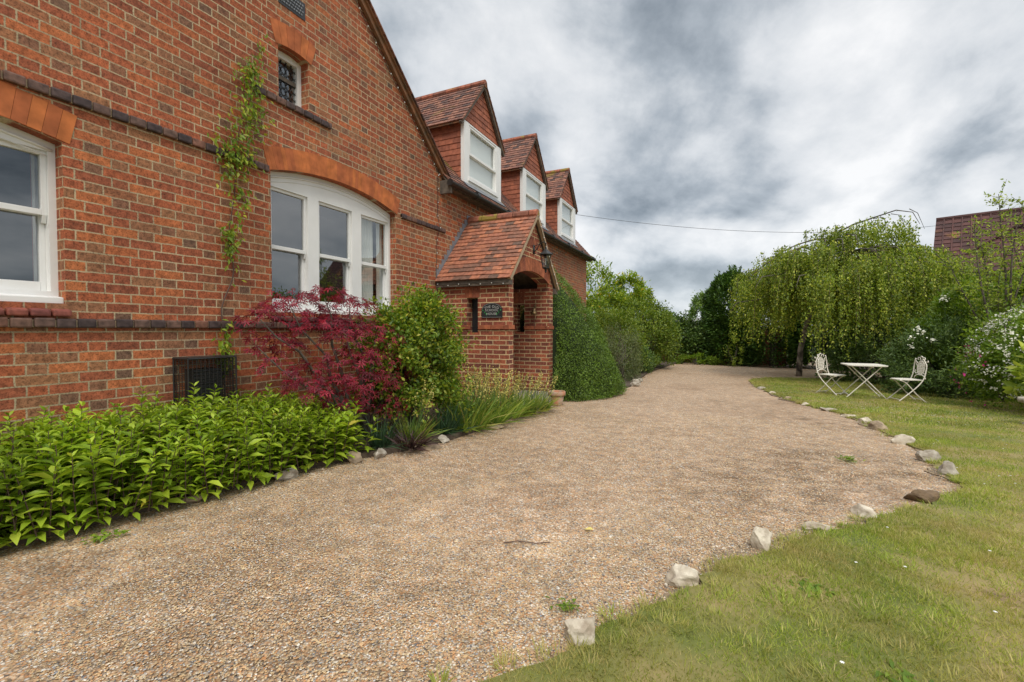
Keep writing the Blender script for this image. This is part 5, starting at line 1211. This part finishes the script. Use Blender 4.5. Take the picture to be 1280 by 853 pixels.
A = unit(O * .5 + rng.normal(size=P.shape) * .7); Ls = rng.uniform(.02, .04, len(P)); V, F = leaves(P, A, unit(O + rng.normal(size=P.shape) * .6), Ls, Ls * .6); fastmesh('foliage', V, F, M['l_cone'], cm)
mb = MB(); nn = 24  # closed core behind the leaves; shade is put into its near-black colour
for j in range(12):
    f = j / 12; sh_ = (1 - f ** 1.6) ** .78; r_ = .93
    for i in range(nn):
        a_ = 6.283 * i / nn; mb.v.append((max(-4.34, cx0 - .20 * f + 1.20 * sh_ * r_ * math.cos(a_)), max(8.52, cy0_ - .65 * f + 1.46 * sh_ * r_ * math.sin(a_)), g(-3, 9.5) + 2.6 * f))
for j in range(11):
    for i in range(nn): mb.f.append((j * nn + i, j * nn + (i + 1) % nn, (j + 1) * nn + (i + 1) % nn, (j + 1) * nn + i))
mb.build('inner_core', mat('core_shade', (.02, .035, .012), 1), cm)

# creeper on the wall
cr_ = plant('wall_creeper', 'thin green creeper climbing the brick gable between the two large windows', 'climber', (D, 2.9, g(-4.3, 2.9)))
path = [(2.72, .55), (2.78, .95), (2.80, 1.25), (2.76, 1.5), (2.88, 1.85), (2.84, 2.2), (2.90, 2.6), (2.93, 3.0), (2.98, 3.35), (3.08, 3.6), (3.10, 3.9), (3.16, 4.15), (3.19, 4.45)]
pth = smooth_line(path, 8); MB().tube([(D + .02, a_, b_) for a_, b_ in pth], [.007 * (1 - i / len(pth)) + .0015 for i in range(len(pth))], 5).build('stem', M['stem'], cr_)
P = []; 
for a_, b_ in pth:
    dens = np.interp(b_, [.5, .9, 1.0, 1.2, 1.35, 1.9, 2.1, 2.6, 2.9, 3.3, 3.6, 3.8, 4.1, 4.4], [0, 0, 16, 14, 1, 1, 14, 15, 24, 30, 26, 14, 7, 0]); wv_ = np.interp(b_, [.5, 1.9, 2.6, 3.1, 3.6, 4.3], [.05, .03, .07, .11, .09, .02])
    dens *= .55 + 1.3 * max(0, math.sin(b_ * 11) * math.sin(b_ * 4.3 + 1)) ** .7
    for _ in range(int(dens * 1.1)): P.append((D + random.uniform(.02, .10), a_ - .03 * math.sin(b_ * 7) + random.gauss(0, wv_ * .95), b_ + random.gauss(0, .05)))
P = np.array(P); A = rng.normal(size=P.shape) * .5 + np.array([.5, 0, -.9]); Ls = rng.uniform(.04, .075, len(P)); V, F = leaves(P, A, rng.normal(size=P.shape) * .4 + np.array([1, 0, .5]), Ls, Ls * .42)
fastmesh('foliage', V, F, M['l_creep'], cr_)

# ================================================================== shrub border at the far end of the house
def shrub(name, label, c, rad, n, leaf, m, K=90, cr=.2, wr=.5, kind='diamond', zmin=-.8, group=None, ntr=14, cat='shrub', up=.5, droop=0, r0=.04):
    z0 = g(c[0], c[1]); t = plant(name, label, cat, (c[0], c[1], z0), group)
    bush('foliage', c, rad, n, leaf, m, t, kind, K, cr, wr, zmin, droop, up, gmin=z0)
    branches('trunk', (c[0], c[1], z0 - .05), tipset(c, rad, ntr), r0, M['bark'], t, wob=.06)
    return t
shrub('laurel_tree', 'tall loose bright green laurel with a few yellow leaves beyond the end of the house', (-5.2, 18.6, 1.7), (1.9, 2.1, 2.2), 16000, .16, M['l_laurel'], K=130, cr=.16, wr=.36, cat='tree')
shrub('laurel_tree', 'second loose laurel standing just right of the tallest one', (-3.6, 19.6, 1.7), (1.1, 1.3, 1.75), 9000, .15, M['l_laurel'], K=80, cr=.18, wr=.36, cat='tree')
shrub('clipped_shrub', 'rounded mid green shrub leaning over the far left bend of the drive', (-2.9, 18.6, 1.05), (1.15, 1.5, 1.35), 20000, .09, M['l_round'], K=170, cr=.18)
shrub('leafy_shrub', 'olive shrub with pale new shoots behind the grey-green one', (-3.3, 15.6, .85), (.95, 1.2, 1.1), 13000, .075, M['l_round'], K=110, cr=.22, up=.8)
shrub('grey_shrub', 'loose grey-green shrub overhanging the border stones past the mound', (-2.75, 13.2, .45), (.60, 1.1, .85), 11000, .055, M['l_grey'], K=90, cr=.24, wr=.3, up=.2, droop=.2)
shrub('grey_shrub', 'low dark green shrub tucked at the foot of the olive shrub', (-2.7, 16.6, .2), (.55, .9, .55), 5000, .06, M['l_ivy'], K=60)
# ivy hedge over the wall
for i, (x_, y_, z_, rx, rz, lb) in enumerate([(-2.2, 22.6, .85, 1.3, 1.15, 'ivy mass on the garden wall, left of the drive end'), (-.2, 22.7, .95, 1.2, 1.0, 'dark ivy mass draped over the garden wall beside the conifer')]):
    shrub('ivy_hedge', lb, (x_, y_, z_), (rx, .7, rz), 11000, .10, M['l_ivy'], K=110, cr=.22, wr=.7, ntr=8, group='ivy on the garden wall', zmin=-.55)
shrub('low_plant', 'low bright strappy plant at the foot of the garden wall', (-1.1, 21.7, -.12), (.9, .35, .35), 1600, .16, M['l_mid'], K=30, wr=.2, ntr=4)
# small far tree beyond the wall
ft = shrub('garden_tree', 'small open tree rising beyond the garden wall', (-1.0, 29.5, 1.9), (1.1, 1.1, 1.5), 3000, .17, M['l_far'], K=60, cr=.16, wr=.5, cat='tree', zmin=-.3)
for i, (x_, y_, z_, s_, lb) in enumerate([(-9, 34, 1.0, 3.0, 'far tree low on the horizon behind the laurels'), (6, 36, 1.0, 3.0, 'far tree hidden behind the conifer hedge'), (18, 33, 1.6, 4.5, 'tree behind the neighbouring house on the right'), (-4, 38, .0, 2.4, 'far low tree beyond the outbuilding')]):
    shrub('distant_tree', lb, (x_, y_, z_), (s_, s_, s_ * .8), 7000, .3, M['l_far'], K=80, cat='tree', group='distant trees')

# conifer hedge: columns of drooping sprays
def conifer(x_, y_, h, r_, label, n=15000):
    z0 = g(x_, y_); t = plant('conifer', label, 'tree', (x_, y_, z0), 'dark conifers behind the birch')
    f = rng.uniform(0, 1, n) ** .85; a_ = rng.uniform(0, 6.283, n); lay = np.sin(f * h * 9 + a_ * 2) * .05
    rad = r_ * np.clip(1 - f ** 8, 0, 1) ** .8 * (1 - .12 * f) * (.92 + .1 * np.sin(a_ * 3 + y_)) * (1 + lay + .08 * np.sin(a_ * 7 + f * 15)) * (1 - rng.random(n) ** 2 * .28)
    P = np.stack([x_ + rad * np.cos(a_), y_ + rad * np.sin(a_), z0 + .05 + f * h + rng.normal(size=n) * .03], 1)
    O = np.stack([np.cos(a_), np.sin(a_), np.full(n, .0)], 1); A = O * .9 + np.array([0, 0, .35]) + rng.normal(size=(n, 3)) * .35 + np.array([0, 0, 1.0]) * (f[:, None] ** 6)
    Ls = rng.uniform(.10, .22, n); V, F = leaves(P, A, unit(np.array([0, 0, 1.]) + rng.normal(size=(n, 3)) * .5), Ls, Ls * .35, 'diamond')
    if True:
        tips = [(random.uniform(0, 6.28), random.uniform(.55, 1.0)) for _ in range(60)]; tq = []
        for ta, tf in tips:
            rr_ = r_ * max(0, 1 - tf ** 8) ** .8 * (1 - .12 * tf) * random.uniform(.1 if tf > .9 else .8, 1); b_ = np.array([x_ + rr_ * math.cos(ta), y_ + rr_ * math.sin(ta), z0 + tf * h]); dd_ = np.array([math.cos(ta) * (1.2 - tf), math.sin(ta) * (1.2 - tf), .5 + tf])
            for k_ in range(36): tq.append((b_ + dd_ * random.uniform(-.1, .28) + rng.normal(size=3) * .03, dd_))
        TP = np.array([q[0] for q in tq]); TA = np.array([q[1] for q in tq]) + rng.normal(size=TP.shape) * .45; tl = rng.uniform(.08, .17, len(TP)); V2, F2 = leaves(TP, TA, rng.normal(size=TP.shape), tl, tl * .35, 'diamond'); V, F = merge([(V, F), (V2, F2)]); 
    fastmesh('foliage', V, F, M['l_conifer'], t)
    MB().tube([(x_, y_, z0 - .1), (x_, y_, z0 + h * .5), (x_, y_, z0 + h * .93)], [.14, .09, .02], 8).build('trunk', M['bark'], t)
conifer(.30, 22.6, 4.0, 1.2, 'leftmost dark conifer, its pointed top standing clear above the drive end', 17000)
conifer(1.9, 22.3, 3.8, 1.25, 'dark conifer second from the left, mostly behind the weeping birch')
conifer(3.7, 22.2, 3.5, 1.3, 'dark conifer third from the left behind the weeping birch trunk')
conifer(5.4, 21.8, 3.5, 1.3, 'dark conifer behind the right half of the weeping birch')
conifer(7.1, 21.2, 3.6, 1.4, 'rightmost dark conifer behind the garden table')
shrub('pale_shrub', 'small pale flowering twigs in front of the leftmost conifer', (.35, 21.3, .35), (.35, .25, .75), 500, .07, M['l_apple'], K=14, cr=.3, ntr=5, r0=.01)

# weeping birch
wb = plant('weeping_birch', 'broad weeping birch with a domed crown hanging to head height over the lawn', 'tree', (2.3, 18.0, g(2.3, 18)))
bc = np.array([3.22, 17.3]); zg = g(2.3, 18)
def dome(u_, a_): # height of the crown top at relative radius
    return 4.3 - 1.75 * u_ ** 3.2 + .25 * np.sin(a_ * 3 + 1) + .12 * np.sin(a_ * 7)
tr_ = MB(); tr_.tube([(2.3, 18.0, zg - .1), (2.34, 17.98, zg + .9), (2.5, 17.8, 1.6), (2.8, 17.6, 2.8), (3.1, 17.5, 3.8)], [.10, .085, .08, .07, .05], 10)
tr_.build('trunk', M['birchbark'], wb, smooth=True)
lm = MB(); NS = 1500; parts = []; tws = MB()
for i in range(34):
    a_ = i * 2.4; u_ = .45 + .5 * random.random(); rx, ry = 3.15, 2.9
    e_ = Vector((bc[0] + rx * u_ * math.cos(a_), bc[1] + ry * u_ * math.sin(a_), float(dome(u_, a_)) - .30)); s_ = Vector((2.9, 17.6, 2.4 + random.random()))
    p1 = s_.lerp(e_, .4); p1.z = max(p1.z, e_.z) + .05; p2 = s_.lerp(e_, .75); p2.z = e_.z + .10
    lm.tube([s_, p1, p2, e_, e_ + Vector((math.cos(a_) * .25, math.sin(a_) * .25, -.35))], [.045, .032, .022, .014, .006], 6)
# bare arching leader on top right
lm.tube([(2.9, 17.4, 4.0), (3.2, 17.3, 4.35), (3.55, 17.1, 4.52), (4.05, 16.95, 4.66), (4.5, 16.8, 4.78), (4.85, 16.7, 4.66), (5.0, 16.65, 4.3)], [.03, .028, .025, .02, .016, .011, .005], 6)
for dx in (.2, .5, .9, 1.3): lm.tube([(3.5 + dx, 17.05 - dx * .2, 4.52 + dx * .2), (3.75 + dx, 17.0, 4.62 + dx * .05), (3.9 + dx, 16.95, 4.2)], [.012, .009, .004], 5)
for q in [[(1.5, 17.2, 3.75), (2.1, 17.3, 4.05), (2.6, 17.4, 4.2), (3.2, 17.4, 4.2)], [(.7, 16.9, 3.0), (1.2, 17.0, 3.45), (1.7, 17.1, 3.75), (2.4, 17.2, 4.0)]]: lm.tube(q, [.01, .02, .028, .03], 6)
lm.build('limbs', M['bark'], wb, smooth=True)
Ps = []; As = []
NB_ = 40
for b_i in range(NB_):
    az = b_i * 2.39996 + random.uniform(-.25, .25); reach = random.uniform(.62, 1.04) if b_i % 4 else random.uniform(.3, .55)
    zt = float(dome(min(reach * .8, 1), az)) + random.uniform(-.55, .12); ex_, ey_ = bc[0] + 3.0 * reach * math.cos(az), bc[1] + 2.75 * reach * math.sin(az)
    p0 = np.array([2.95, 17.55, 2.2 + .8 * random.random()]); pe = np.array([ex_, ey_, zt - .25]); pm = (p0 * .45 + pe * .55); pm[2] = zt + .12
    ln_ = [p0 * (1 - t_) ** 2 + 2 * pm * t_ * (1 - t_) + pe * t_ ** 2 for t_ in np.linspace(0, 1, 14)]
    side = np.array([-math.sin(az), math.cos(az), 0]); outw = np.array([math.cos(az), math.sin(az), 0])
    if b_i % 2 == 0: tws.tube([tuple(q) for q in ln_], [.030 * (1 - t_ / 14) + .004 for t_ in range(14)], 5, cap=False)
    for k_ in range(random.randint(60, 90)):
        t_ = random.random() ** .75 * .72 + .28; q0 = p0 * (1 - t_) ** 2 + 2 * pm * t_ * (1 - t_) + pe * t_ ** 2
        spread = .10 + .42 * t_; q0 = q0 + side * random.gauss(0, spread * .75) + outw * random.uniform(-.1, .22) * t_; q0[2] -= abs(random.gauss(0, .07))
        L_ = random.uniform(.35, 1.0) * (.9 + 1.2 * t_) * random.choice((.6, 1, 1.3)); L_ = min(L_, q0[2] - (.24 + .28 * math.sin(az * 3.7 + 1) + random.uniform(-.1, .2)))
        if L_ < .2: continue
        n_ = max(4, int(L_ / .030)); f = np.linspace(0, 1, n_); o_ = random.uniform(.05, .35)
        Pq = q0[None] + outw[None] * (o_ * np.sqrt(f))[:, None] + side[None] * (random.gauss(0, .06) * f)[:, None]; Pq[:, 2] = q0[2] - L_ * f ** 1.1 + .05 * np.sin(f * 3)
        if k_ % 4 == 0: tws.tube([tuple(Pq[0]), tuple(Pq[n_ // 2]), tuple(Pq[-1])], [.005, .004, .002], 3, cap=False)
        Ps.append(Pq + rng.normal(size=Pq.shape) * .030); As.append(np.tile([math.cos(az) * .3, math.sin(az) * .3, -.9], (n_, 1)))
# leafy upright top on the right
for k_ in range(260):
    cx_ = random.uniform(3.3, 5.0); q0 = np.array([cx_, 17.0 + random.gauss(0, .35), 4.1 + random.uniform(0, .62) * math.sin((cx_ - 3.0) * 1.45)]); n_ = 14; f = np.linspace(0, 1, n_)
    Pq = q0[None] + rng.normal(size=(n_, 3)) * .05; Pq[:, 2] -= f * .5; Ps.append(Pq); As.append(np.tile([0, 0, -.9], (n_, 1)))
P = np.concatenate(Ps); A = np.concatenate(As) + rng.normal(size=P.shape) * .5; Ls = rng.uniform(.045, .085, len(P))
V, F = leaves(P, A, rng.normal(size=P.shape) + np.array([0, -.4, .5]), Ls, Ls * .6); fastmesh('foliage', V, F, M['l_birch'], wb); tws.build('hanging_twigs', M['stem'], wb)

# ================================================================== shrubs on the right
shrub('dark_shrub', 'dark green spreading shrub behind the right-hand chair', (4.75, 14.0, .45), (1.2, 1.1, 1.15), 18000, .085, M['l_dark'], K=130, cr=.2, wr=.3)
shrub('dark_shrub', 'dark shrub in the shade under the right side of the weeping birch', (4.3, 16.6, .35), (1.4, .9, 1.1), 10000, .09, M['l_dark'], K=90)
shrub('elder_bush', 'fresh green elder bush above the dark shrub', (5.9, 14.4, 1.1), (1.5, 1.3, 1.35), 16000, .12, M['l_mid'], K=120, cr=.18, wr=.42)
shrub('elder_bush', 'fresh green bush rising behind the white-flowered one', (7.2, 13.6, 1.2), (1.5, 1.5, 1.35), 14000, .12, M['l_mid'], K=110, cr=.2, wr=.42)
shrub('hedge_bush', 'mid green bush filling the gap between birch and neighbour house', (7.3, 17.5, 1.15), (2.2, 1.5, 1.5), 18000, .12, M['l_laurel'], K=140, cr=.2)
shrub('hedge_bush', 'tall leafy bush below the neighbouring brown roof at the frame edge', (10.2, 17.5, 1.0), (2.4, 1.6, 1.5), 14000, .13, M['l_laurel'], K=120, cr=.2)
def flowers(parent, c, rad, n, size, m, zmin=-.5, name='flowers', face=(-.6, -.8, .4), cl=5, pts=None):
    d = unit(rng.normal(size=(n * 4, 3))); d = d[(d[:, 2] > zmin) & (d @ unit(np.array(face)) > -.05)][:n]; P = np.array(c) + d * np.array(rad) * rng.uniform(.93, 1.05, (len(d), 1))
    if pts is not None: P = np.array(pts, float); d = np.tile(unit(np.array(face)), (len(P), 1))
    P = np.repeat(P, cl, 0) + rng.normal(size=(len(P) * cl, 3)) * size * .6; dd = np.repeat(d, cl, 0); A = rng.normal(size=P.shape) + dd * .2; Ls = size * rng.uniform(.7, 1.2, len(P))
    V, F = leaves(P, A, dd + rng.normal(size=P.shape) * .4 + np.array([0, 0, .5]), Ls, Ls * .9); return fastmesh(name, V, F, m, parent)
wf_ = shrub('flowering_shrub', 'large arching shrub covered in small white blossoms at the right edge', (5.45, 11.3, .72), (1.25, 1.2, 1.0), 22000, .07, M['l_mid'], K=150, cr=.2, wr=.5)
flowers(wf_, (5.45, 11.3, .75), (1.27, 1.22, 1.05), 650, .034, M['f_white'], -.6, cl=5)
flowers(wf_, (5.1, 11.4, .5), (1.05, 1.2, .9), 26, .04, M['f_pink'], -.8, 'pink_flowers', cl=4, face=(-.9, -.3, .1))
el = thing('elderflower_heads', 'flat cream elderflower heads on stems beside the right-hand chair', 'flowers', (4.0, 13.0, 0))
mb = MB(); hp = [(3.80, 13.0, 1.12), (3.93, 13.05, 1.32), (3.98, 13.0, 1.25), (3.80, 13.0, .92), (4.15, 13.0, 1.08), (4.4, 13.2, 1.95), (4.42, 13.2, 2.02)]
for p in hp: mb.tube([(4.6, 13.8, .5), ((p[0] + 4.6) / 2, 13.4, p[2] * .8), p], [.008, .006, .003], 5)
mb.build('stems', M['gstem'], el); [flowers(el, (0, 0, 0), (1, 1, 1), 1, .05, M['f_white'], cl=14, pts=[p], name='flower_head', face=(-.3, -.6, .8)) for p in hp]
# leafy shoot at the right edge over the pedestal
shrub('broadleaf_plant', 'glossy broad-leaved yellow-green plant behind the stone pedestal', (4.75, 10.35, .55), (.30, .32, .6), 260, .17, M['l_apple'], K=30, cr=.3, wr=.42, kind='lance', ntr=8, r0=.008)
# tall thin young tree in front of the neighbour's roof
def whippy(x_, y_, spec, label):
    z0 = g(x_, y_); t = plant('young_tree', label, 'tree', (x_, y_, z0), 'open young trees before the neighbour roof'); mb = MB(); P = []
    for (tx, ty, tz, nl) in spec:
        b = Vector((x_, y_, z0)); e_ = Vector((tx, ty, tz)); pts = [b]
        for i in range(1, 8):
            f = i / 7; p = b.lerp(e_, f); p.x += math.sin(f * 5 + tx * 7) * .07; p.y += math.cos(f * 4 + tx * 3) * .07; p.z = z0 + (tz - z0) * (f ** .85); pts.append(p)
        mb.tube(pts, [.03 * (1 - i / 7) + .005 for i in range(8)], 6)
        for _ in range(nl):
            f = random.uniform(.35, 1) * 7; i = min(int(f), 6); p = pts[i].lerp(pts[i + 1], f - i); dr_ = Vector((random.gauss(0, 1), random.gauss(0, 1), random.uniform(.1, .9))).normalized(); ln = random.uniform(.12, .42); q = p + dr_ * ln
            mb.tube([p, q], [.005, .002], 4, cap=False)
            for k_ in range(int(ln / .028)):
                c_ = p.lerp(q, (k_ + 1) / (ln / .028)); P.append((c_.x + random.gauss(0, .02), c_.y + random.gauss(0, .02), c_.z + random.gauss(0, .02)))
    mb.build('trunk', M['bark'], t, smooth=True); P = np.array(P); A = rng.normal(size=P.shape) + np.array([0, 0, .4]); Ls = rng.uniform(.045, .085, len(P)); V, F = leaves(P, A, rng.normal(size=P.shape) + np.array([0, 0, .8]), Ls, Ls * .5); fastmesh('foliage', V, F, M['l_apple'], t)
whippy(5.3, 13.0, [(5.25, 13, 4.15, 48), (5.5, 12.8, 3.9, 44), (4.75, 12.9, 3.6, 46), (5.0, 13.3, 3.2, 46), (5.75, 13.0, 3.4, 44), (4.55, 13.3, 2.9, 44), (6.0, 13.2, 3.9, 44), (5.5, 13.5, 2.8, 40)], 'open young tree with thin upright branches and pale leaves before the brown roof')
whippy(6.6, 14.6, [(6.6, 14.5, 4.0, 40), (6.1, 14.8, 3.6, 40), (7.0, 14.4, 3.7, 40), (5.6, 14.8, 3.2, 44), (5.2, 14.9, 3.0, 46), (6.4, 14.9, 3.0, 44)], 'second open young tree, lower and further back than the one with the upright branches')

# ================================================================== grass, daisies, pebbles
def sample_lawn(n, x0, x1, y0, y1):
    x_ = rng.uniform(x0, x1, n); y_ = rng.uniform(y0, y1, n); k = inside(x_, y_, lawn_poly); return x_[k], y_[k]
def noise2(x_, y_): return np.sin(x_ * 2.3 + np.sin(y_ * 1.7) * 1.4) * np.cos(y_ * 2.9 + np.sin(x_ * 1.3)) * .5 + np.sin(x_ * 7.1 + y_ * 3.3) * np.cos(y_ * 6.7 - x_ * 2.1) * .3
def grass():
    out_ = []
    for (n, x0, x1, y0, y1, h, w) in ((420000, -1.0, 4.2, .9, 4.2, .029, .0042), (280000, -.2, 7, 4.2, 8.5, .034, .006), (170000, .5, 8.5, 8.5, 17.3, .040, .013)):
        x_, y_ = sample_lawn(n, x0, x1, y0, y1)
        keep = rng.random(len(x_)) < np.clip(.85 + .9 * noise2(x_, y_) + .5 * noise2(x_ * 4.1, y_ * 3.7), .22, 1); x_, y_ = x_[keep], y_[keep]; n_ = len(x_)
        nz = noise2(x_ * .8 + 3, y_ * .8); P = np.stack([x_, y_, gv(x_, y_) + .018], 1); A = rng.normal(size=(n_, 3)) * .75 + np.array([0, 0, .9]); A[:, 2] = np.abs(A[:, 2])
        Ls = h * rng.uniform(.5, 1.3, n_) * (1 + .5 * np.clip(nz, -.3, 1)); out_.append(leaves(P, A, rng.normal(size=(n_, 3)), Ls, w * rng.uniform(.6, 1.2, n_), 'tri'))
    # long tufts along the drive edge and scattered
    ex = np.array(edge); ex = ex[(ex[:, 1] > 1) & (ex[:, 1] < 16.9)]; tp = []
    for q in ex:
        if random.random() < .75: tp.append((q[0] + random.uniform(-.07, .12), q[1] + random.uniform(-.1, .05)))
    for _ in range(700):
        x_, y_ = random.uniform(-.5, 3.9), random.uniform(1.3, 5)
        if inside(np.array([x_]), np.array([y_]), lawn_poly)[0]: tp.append((x_, y_))
    for (x_, y_) in tp:
        n_ = random.randint(25, 80); r_ = random.uniform(.03, .08); a_ = rng.uniform(0, 6.283, n_); rr = r_ * np.sqrt(rng.random(n_)); P = np.stack([x_ + rr * np.cos(a_), y_ + rr * np.sin(a_), np.full(n_, g(x_, y_) + .005)], 1)
        A = np.stack([np.cos(a_) * .5, np.sin(a_) * .5, np.full(n_, .8)], 1) + rng.normal(size=(n_, 3)) * .25; Ls = rng.uniform(.03, .075, n_); out_.append(leaves(P, A, -A * [1, 1, 0] + [0, 0, .4], Ls, .004, 'blade'))
    V, F = merge(out_); o = fastmesh('grass', V, F, M['grass']); tag(o, 'short mown lawn grass with drier straw patches', 'grass', kind='stuff')
grass()
# weed rosettes in the lawn
for i, (x_, y_, s_, lb) in enumerate([(.62, 1.95, .09, 'broad-leaved weed rosette in the near lawn'), (.40, 2.55, .07, 'small leafy weed patch in the lawn behind the tall white stone'), (-.62, 1.9, .05, 'tiny weed growing in the gravel beside the nearest stone'), (1.15, 5.6, .10, 'thin green weed patch in the gravel near the bend'), (-3.22, 1.35, .08, 'straggly low weed on the gravel in front of the leafy bed')]):
    t = plant('weed', lb, 'weed', (x_, y_, g(x_, y_) + .02), 'weeds in lawn and gravel'); n_ = 46; a_ = rng.uniform(0, 6.283, n_); P = np.stack([x_ + rng.normal(size=n_) * s_ * .5, y_ + rng.normal(size=n_) * s_ * .5, np.full(n_, g(x_, y_) + .02)], 1)
    A = np.stack([np.cos(a_), np.sin(a_), rng.uniform(.1, .6, n_)], 1); Ls = s_ * rng.uniform(.3, .75, n_); V, F = leaves(P, A, np.tile([0, 0, 1.], (n_, 1)), Ls, Ls * .35, 'lance'); fastmesh('foliage', V, F, M['l_mid'], t)
fl = MB(); fz = g(-.75, 2.75) + .014
fl.quad((-.78, 2.74, fz), (-.755, 2.725, fz + .008), (-.72, 2.75, fz + .004), (-.75, 2.77, fz + .010)); tag(fl.build('fallen_leaf', M['f_yellow']), 'single pale yellow fallen leaf lying on the gravel left of the stones', 'leaf')
tag(MB().tube([(-1.15, 2.35, g(-1, 2.4) + .012), (-1.08, 2.40, g(-1, 2.4) + .016), (-.98, 2.42, g(-1, 2.4) + .013), (-.90, 2.46, g(-1, 2.4) + .018)], .003, 5).build('twig', M['stem']), 'thin dark twig lying on the gravel in the middle of the near drive', 'twig')
# daisies
x_, y_ = sample_lawn(900, .3, 8, 1.2, 16); k = rng.random(len(x_)) < np.clip(.25 + noise2(x_ * .6, y_ * .6 + 2), .06, 1); x_, y_ = x_[k], y_[k]
xc = 2.9 + rng.normal(size=120) * .5; yc_ = 9.9 + rng.normal(size=120) * .45; k = inside(xc, yc_, lawn_poly); x_ = np.concatenate([x_, xc[k]]); y_ = np.concatenate([y_, yc_[k]])
P = np.stack([x_, y_, gv(x_, y_) + .05], 1); P = np.repeat(P, 6, 0); a_ = np.tile(np.arange(6) * 1.047, len(x_)); A = np.stack([np.cos(a_), np.sin(a_), np.full(len(a_), .12)], 1)
V, F = leaves(P, A, np.tile([0, 0, 1.], (len(P), 1)), .0085, .0075); tag(fastmesh('daisies', V, F, M['f_daisy']), 'tiny white daisies dotted over the lawn', 'daisies', kind='stuff')
# loose pebbles on the drive
def pebbles():
    oc = np.array([(1, 0, 0), (0, 1, 0), (-1, 0, 0), (0, -1, 0), (.2, .1, .55), (0, 0, -.5)], float); of = np.array([(0, 1, 4), (1, 2, 4), (2, 3, 4), (3, 0, 4)]); Vs = []; Fs = []; k0 = 0
    for (n, x0, x1, y0, y1, s0, s1) in ((150000, -3.6, .6, .7, 3.4, .0022, .0050), (80000, -3.6, 2.2, 3.4, 8, .003, .006)):
        x_ = rng.uniform(x0, x1, n); y_ = rng.uniform(y0, y1, n); k = ~inside(x_, y_, lawn_poly) & (~inside(x_, y_, earth_poly) | (rng.random(n) < .5)) & (x_ > np.interp(y_, [p[1] for p in bed_edge], [p[0] for p in bed_edge]) - .02); x_, y_ = x_[k], y_[k]; n = len(x_)
        c = np.stack([x_, y_, gv(x_, y_) + np.where(inside(x_, y_, earth_poly), .011, .003)], 1); a_ = rng.uniform(0, 6.283, n); s_ = rng.uniform(s0, s1, (n, 1)) * np.where(rng.random((n, 1)) < .015, 2.0, 1)
        V = oc[None] * np.concatenate([s_ * rng.uniform(.8, 1.5, (n, 1)), s_, s_ * rng.uniform(.7, 1.2, (n, 1))], 1)[:, None] * rng.uniform(.75, 1.25, (n, 6, 1))
        ca_, sa_ = np.cos(a_)[:, None], np.sin(a_)[:, None]; V = np.stack([V[..., 0] * ca_ - V[..., 1] * sa_, V[..., 0] * sa_ + V[..., 1] * ca_, V[..., 2]], -1) + c[:, None]
        Vs.append(V.reshape(-1, 3)); Fs.append((of[None] + (np.arange(n) * 6)[:, None, None]).reshape(-1, 3) + k0); k0 += n * 6
    o = fastmesh('pebbles', np.concatenate(Vs), np.concatenate(Fs), M['pebble']); tag(o, 'loose tan and grey pea gravel covering the drive', 'gravel', kind='stuff')
pebbles()

for o in _tmp:
    if '_loc_' in o.keys(): del o['_loc_']
for o in bpy.data.objects:
    if '_loc_' in o.keys(): del o['_loc_']
for o in bpy.data.objects:     # tidy: default world-space origin stays, parts carry no category
    if o.parent and 'category' in o.keys(): del o['category']
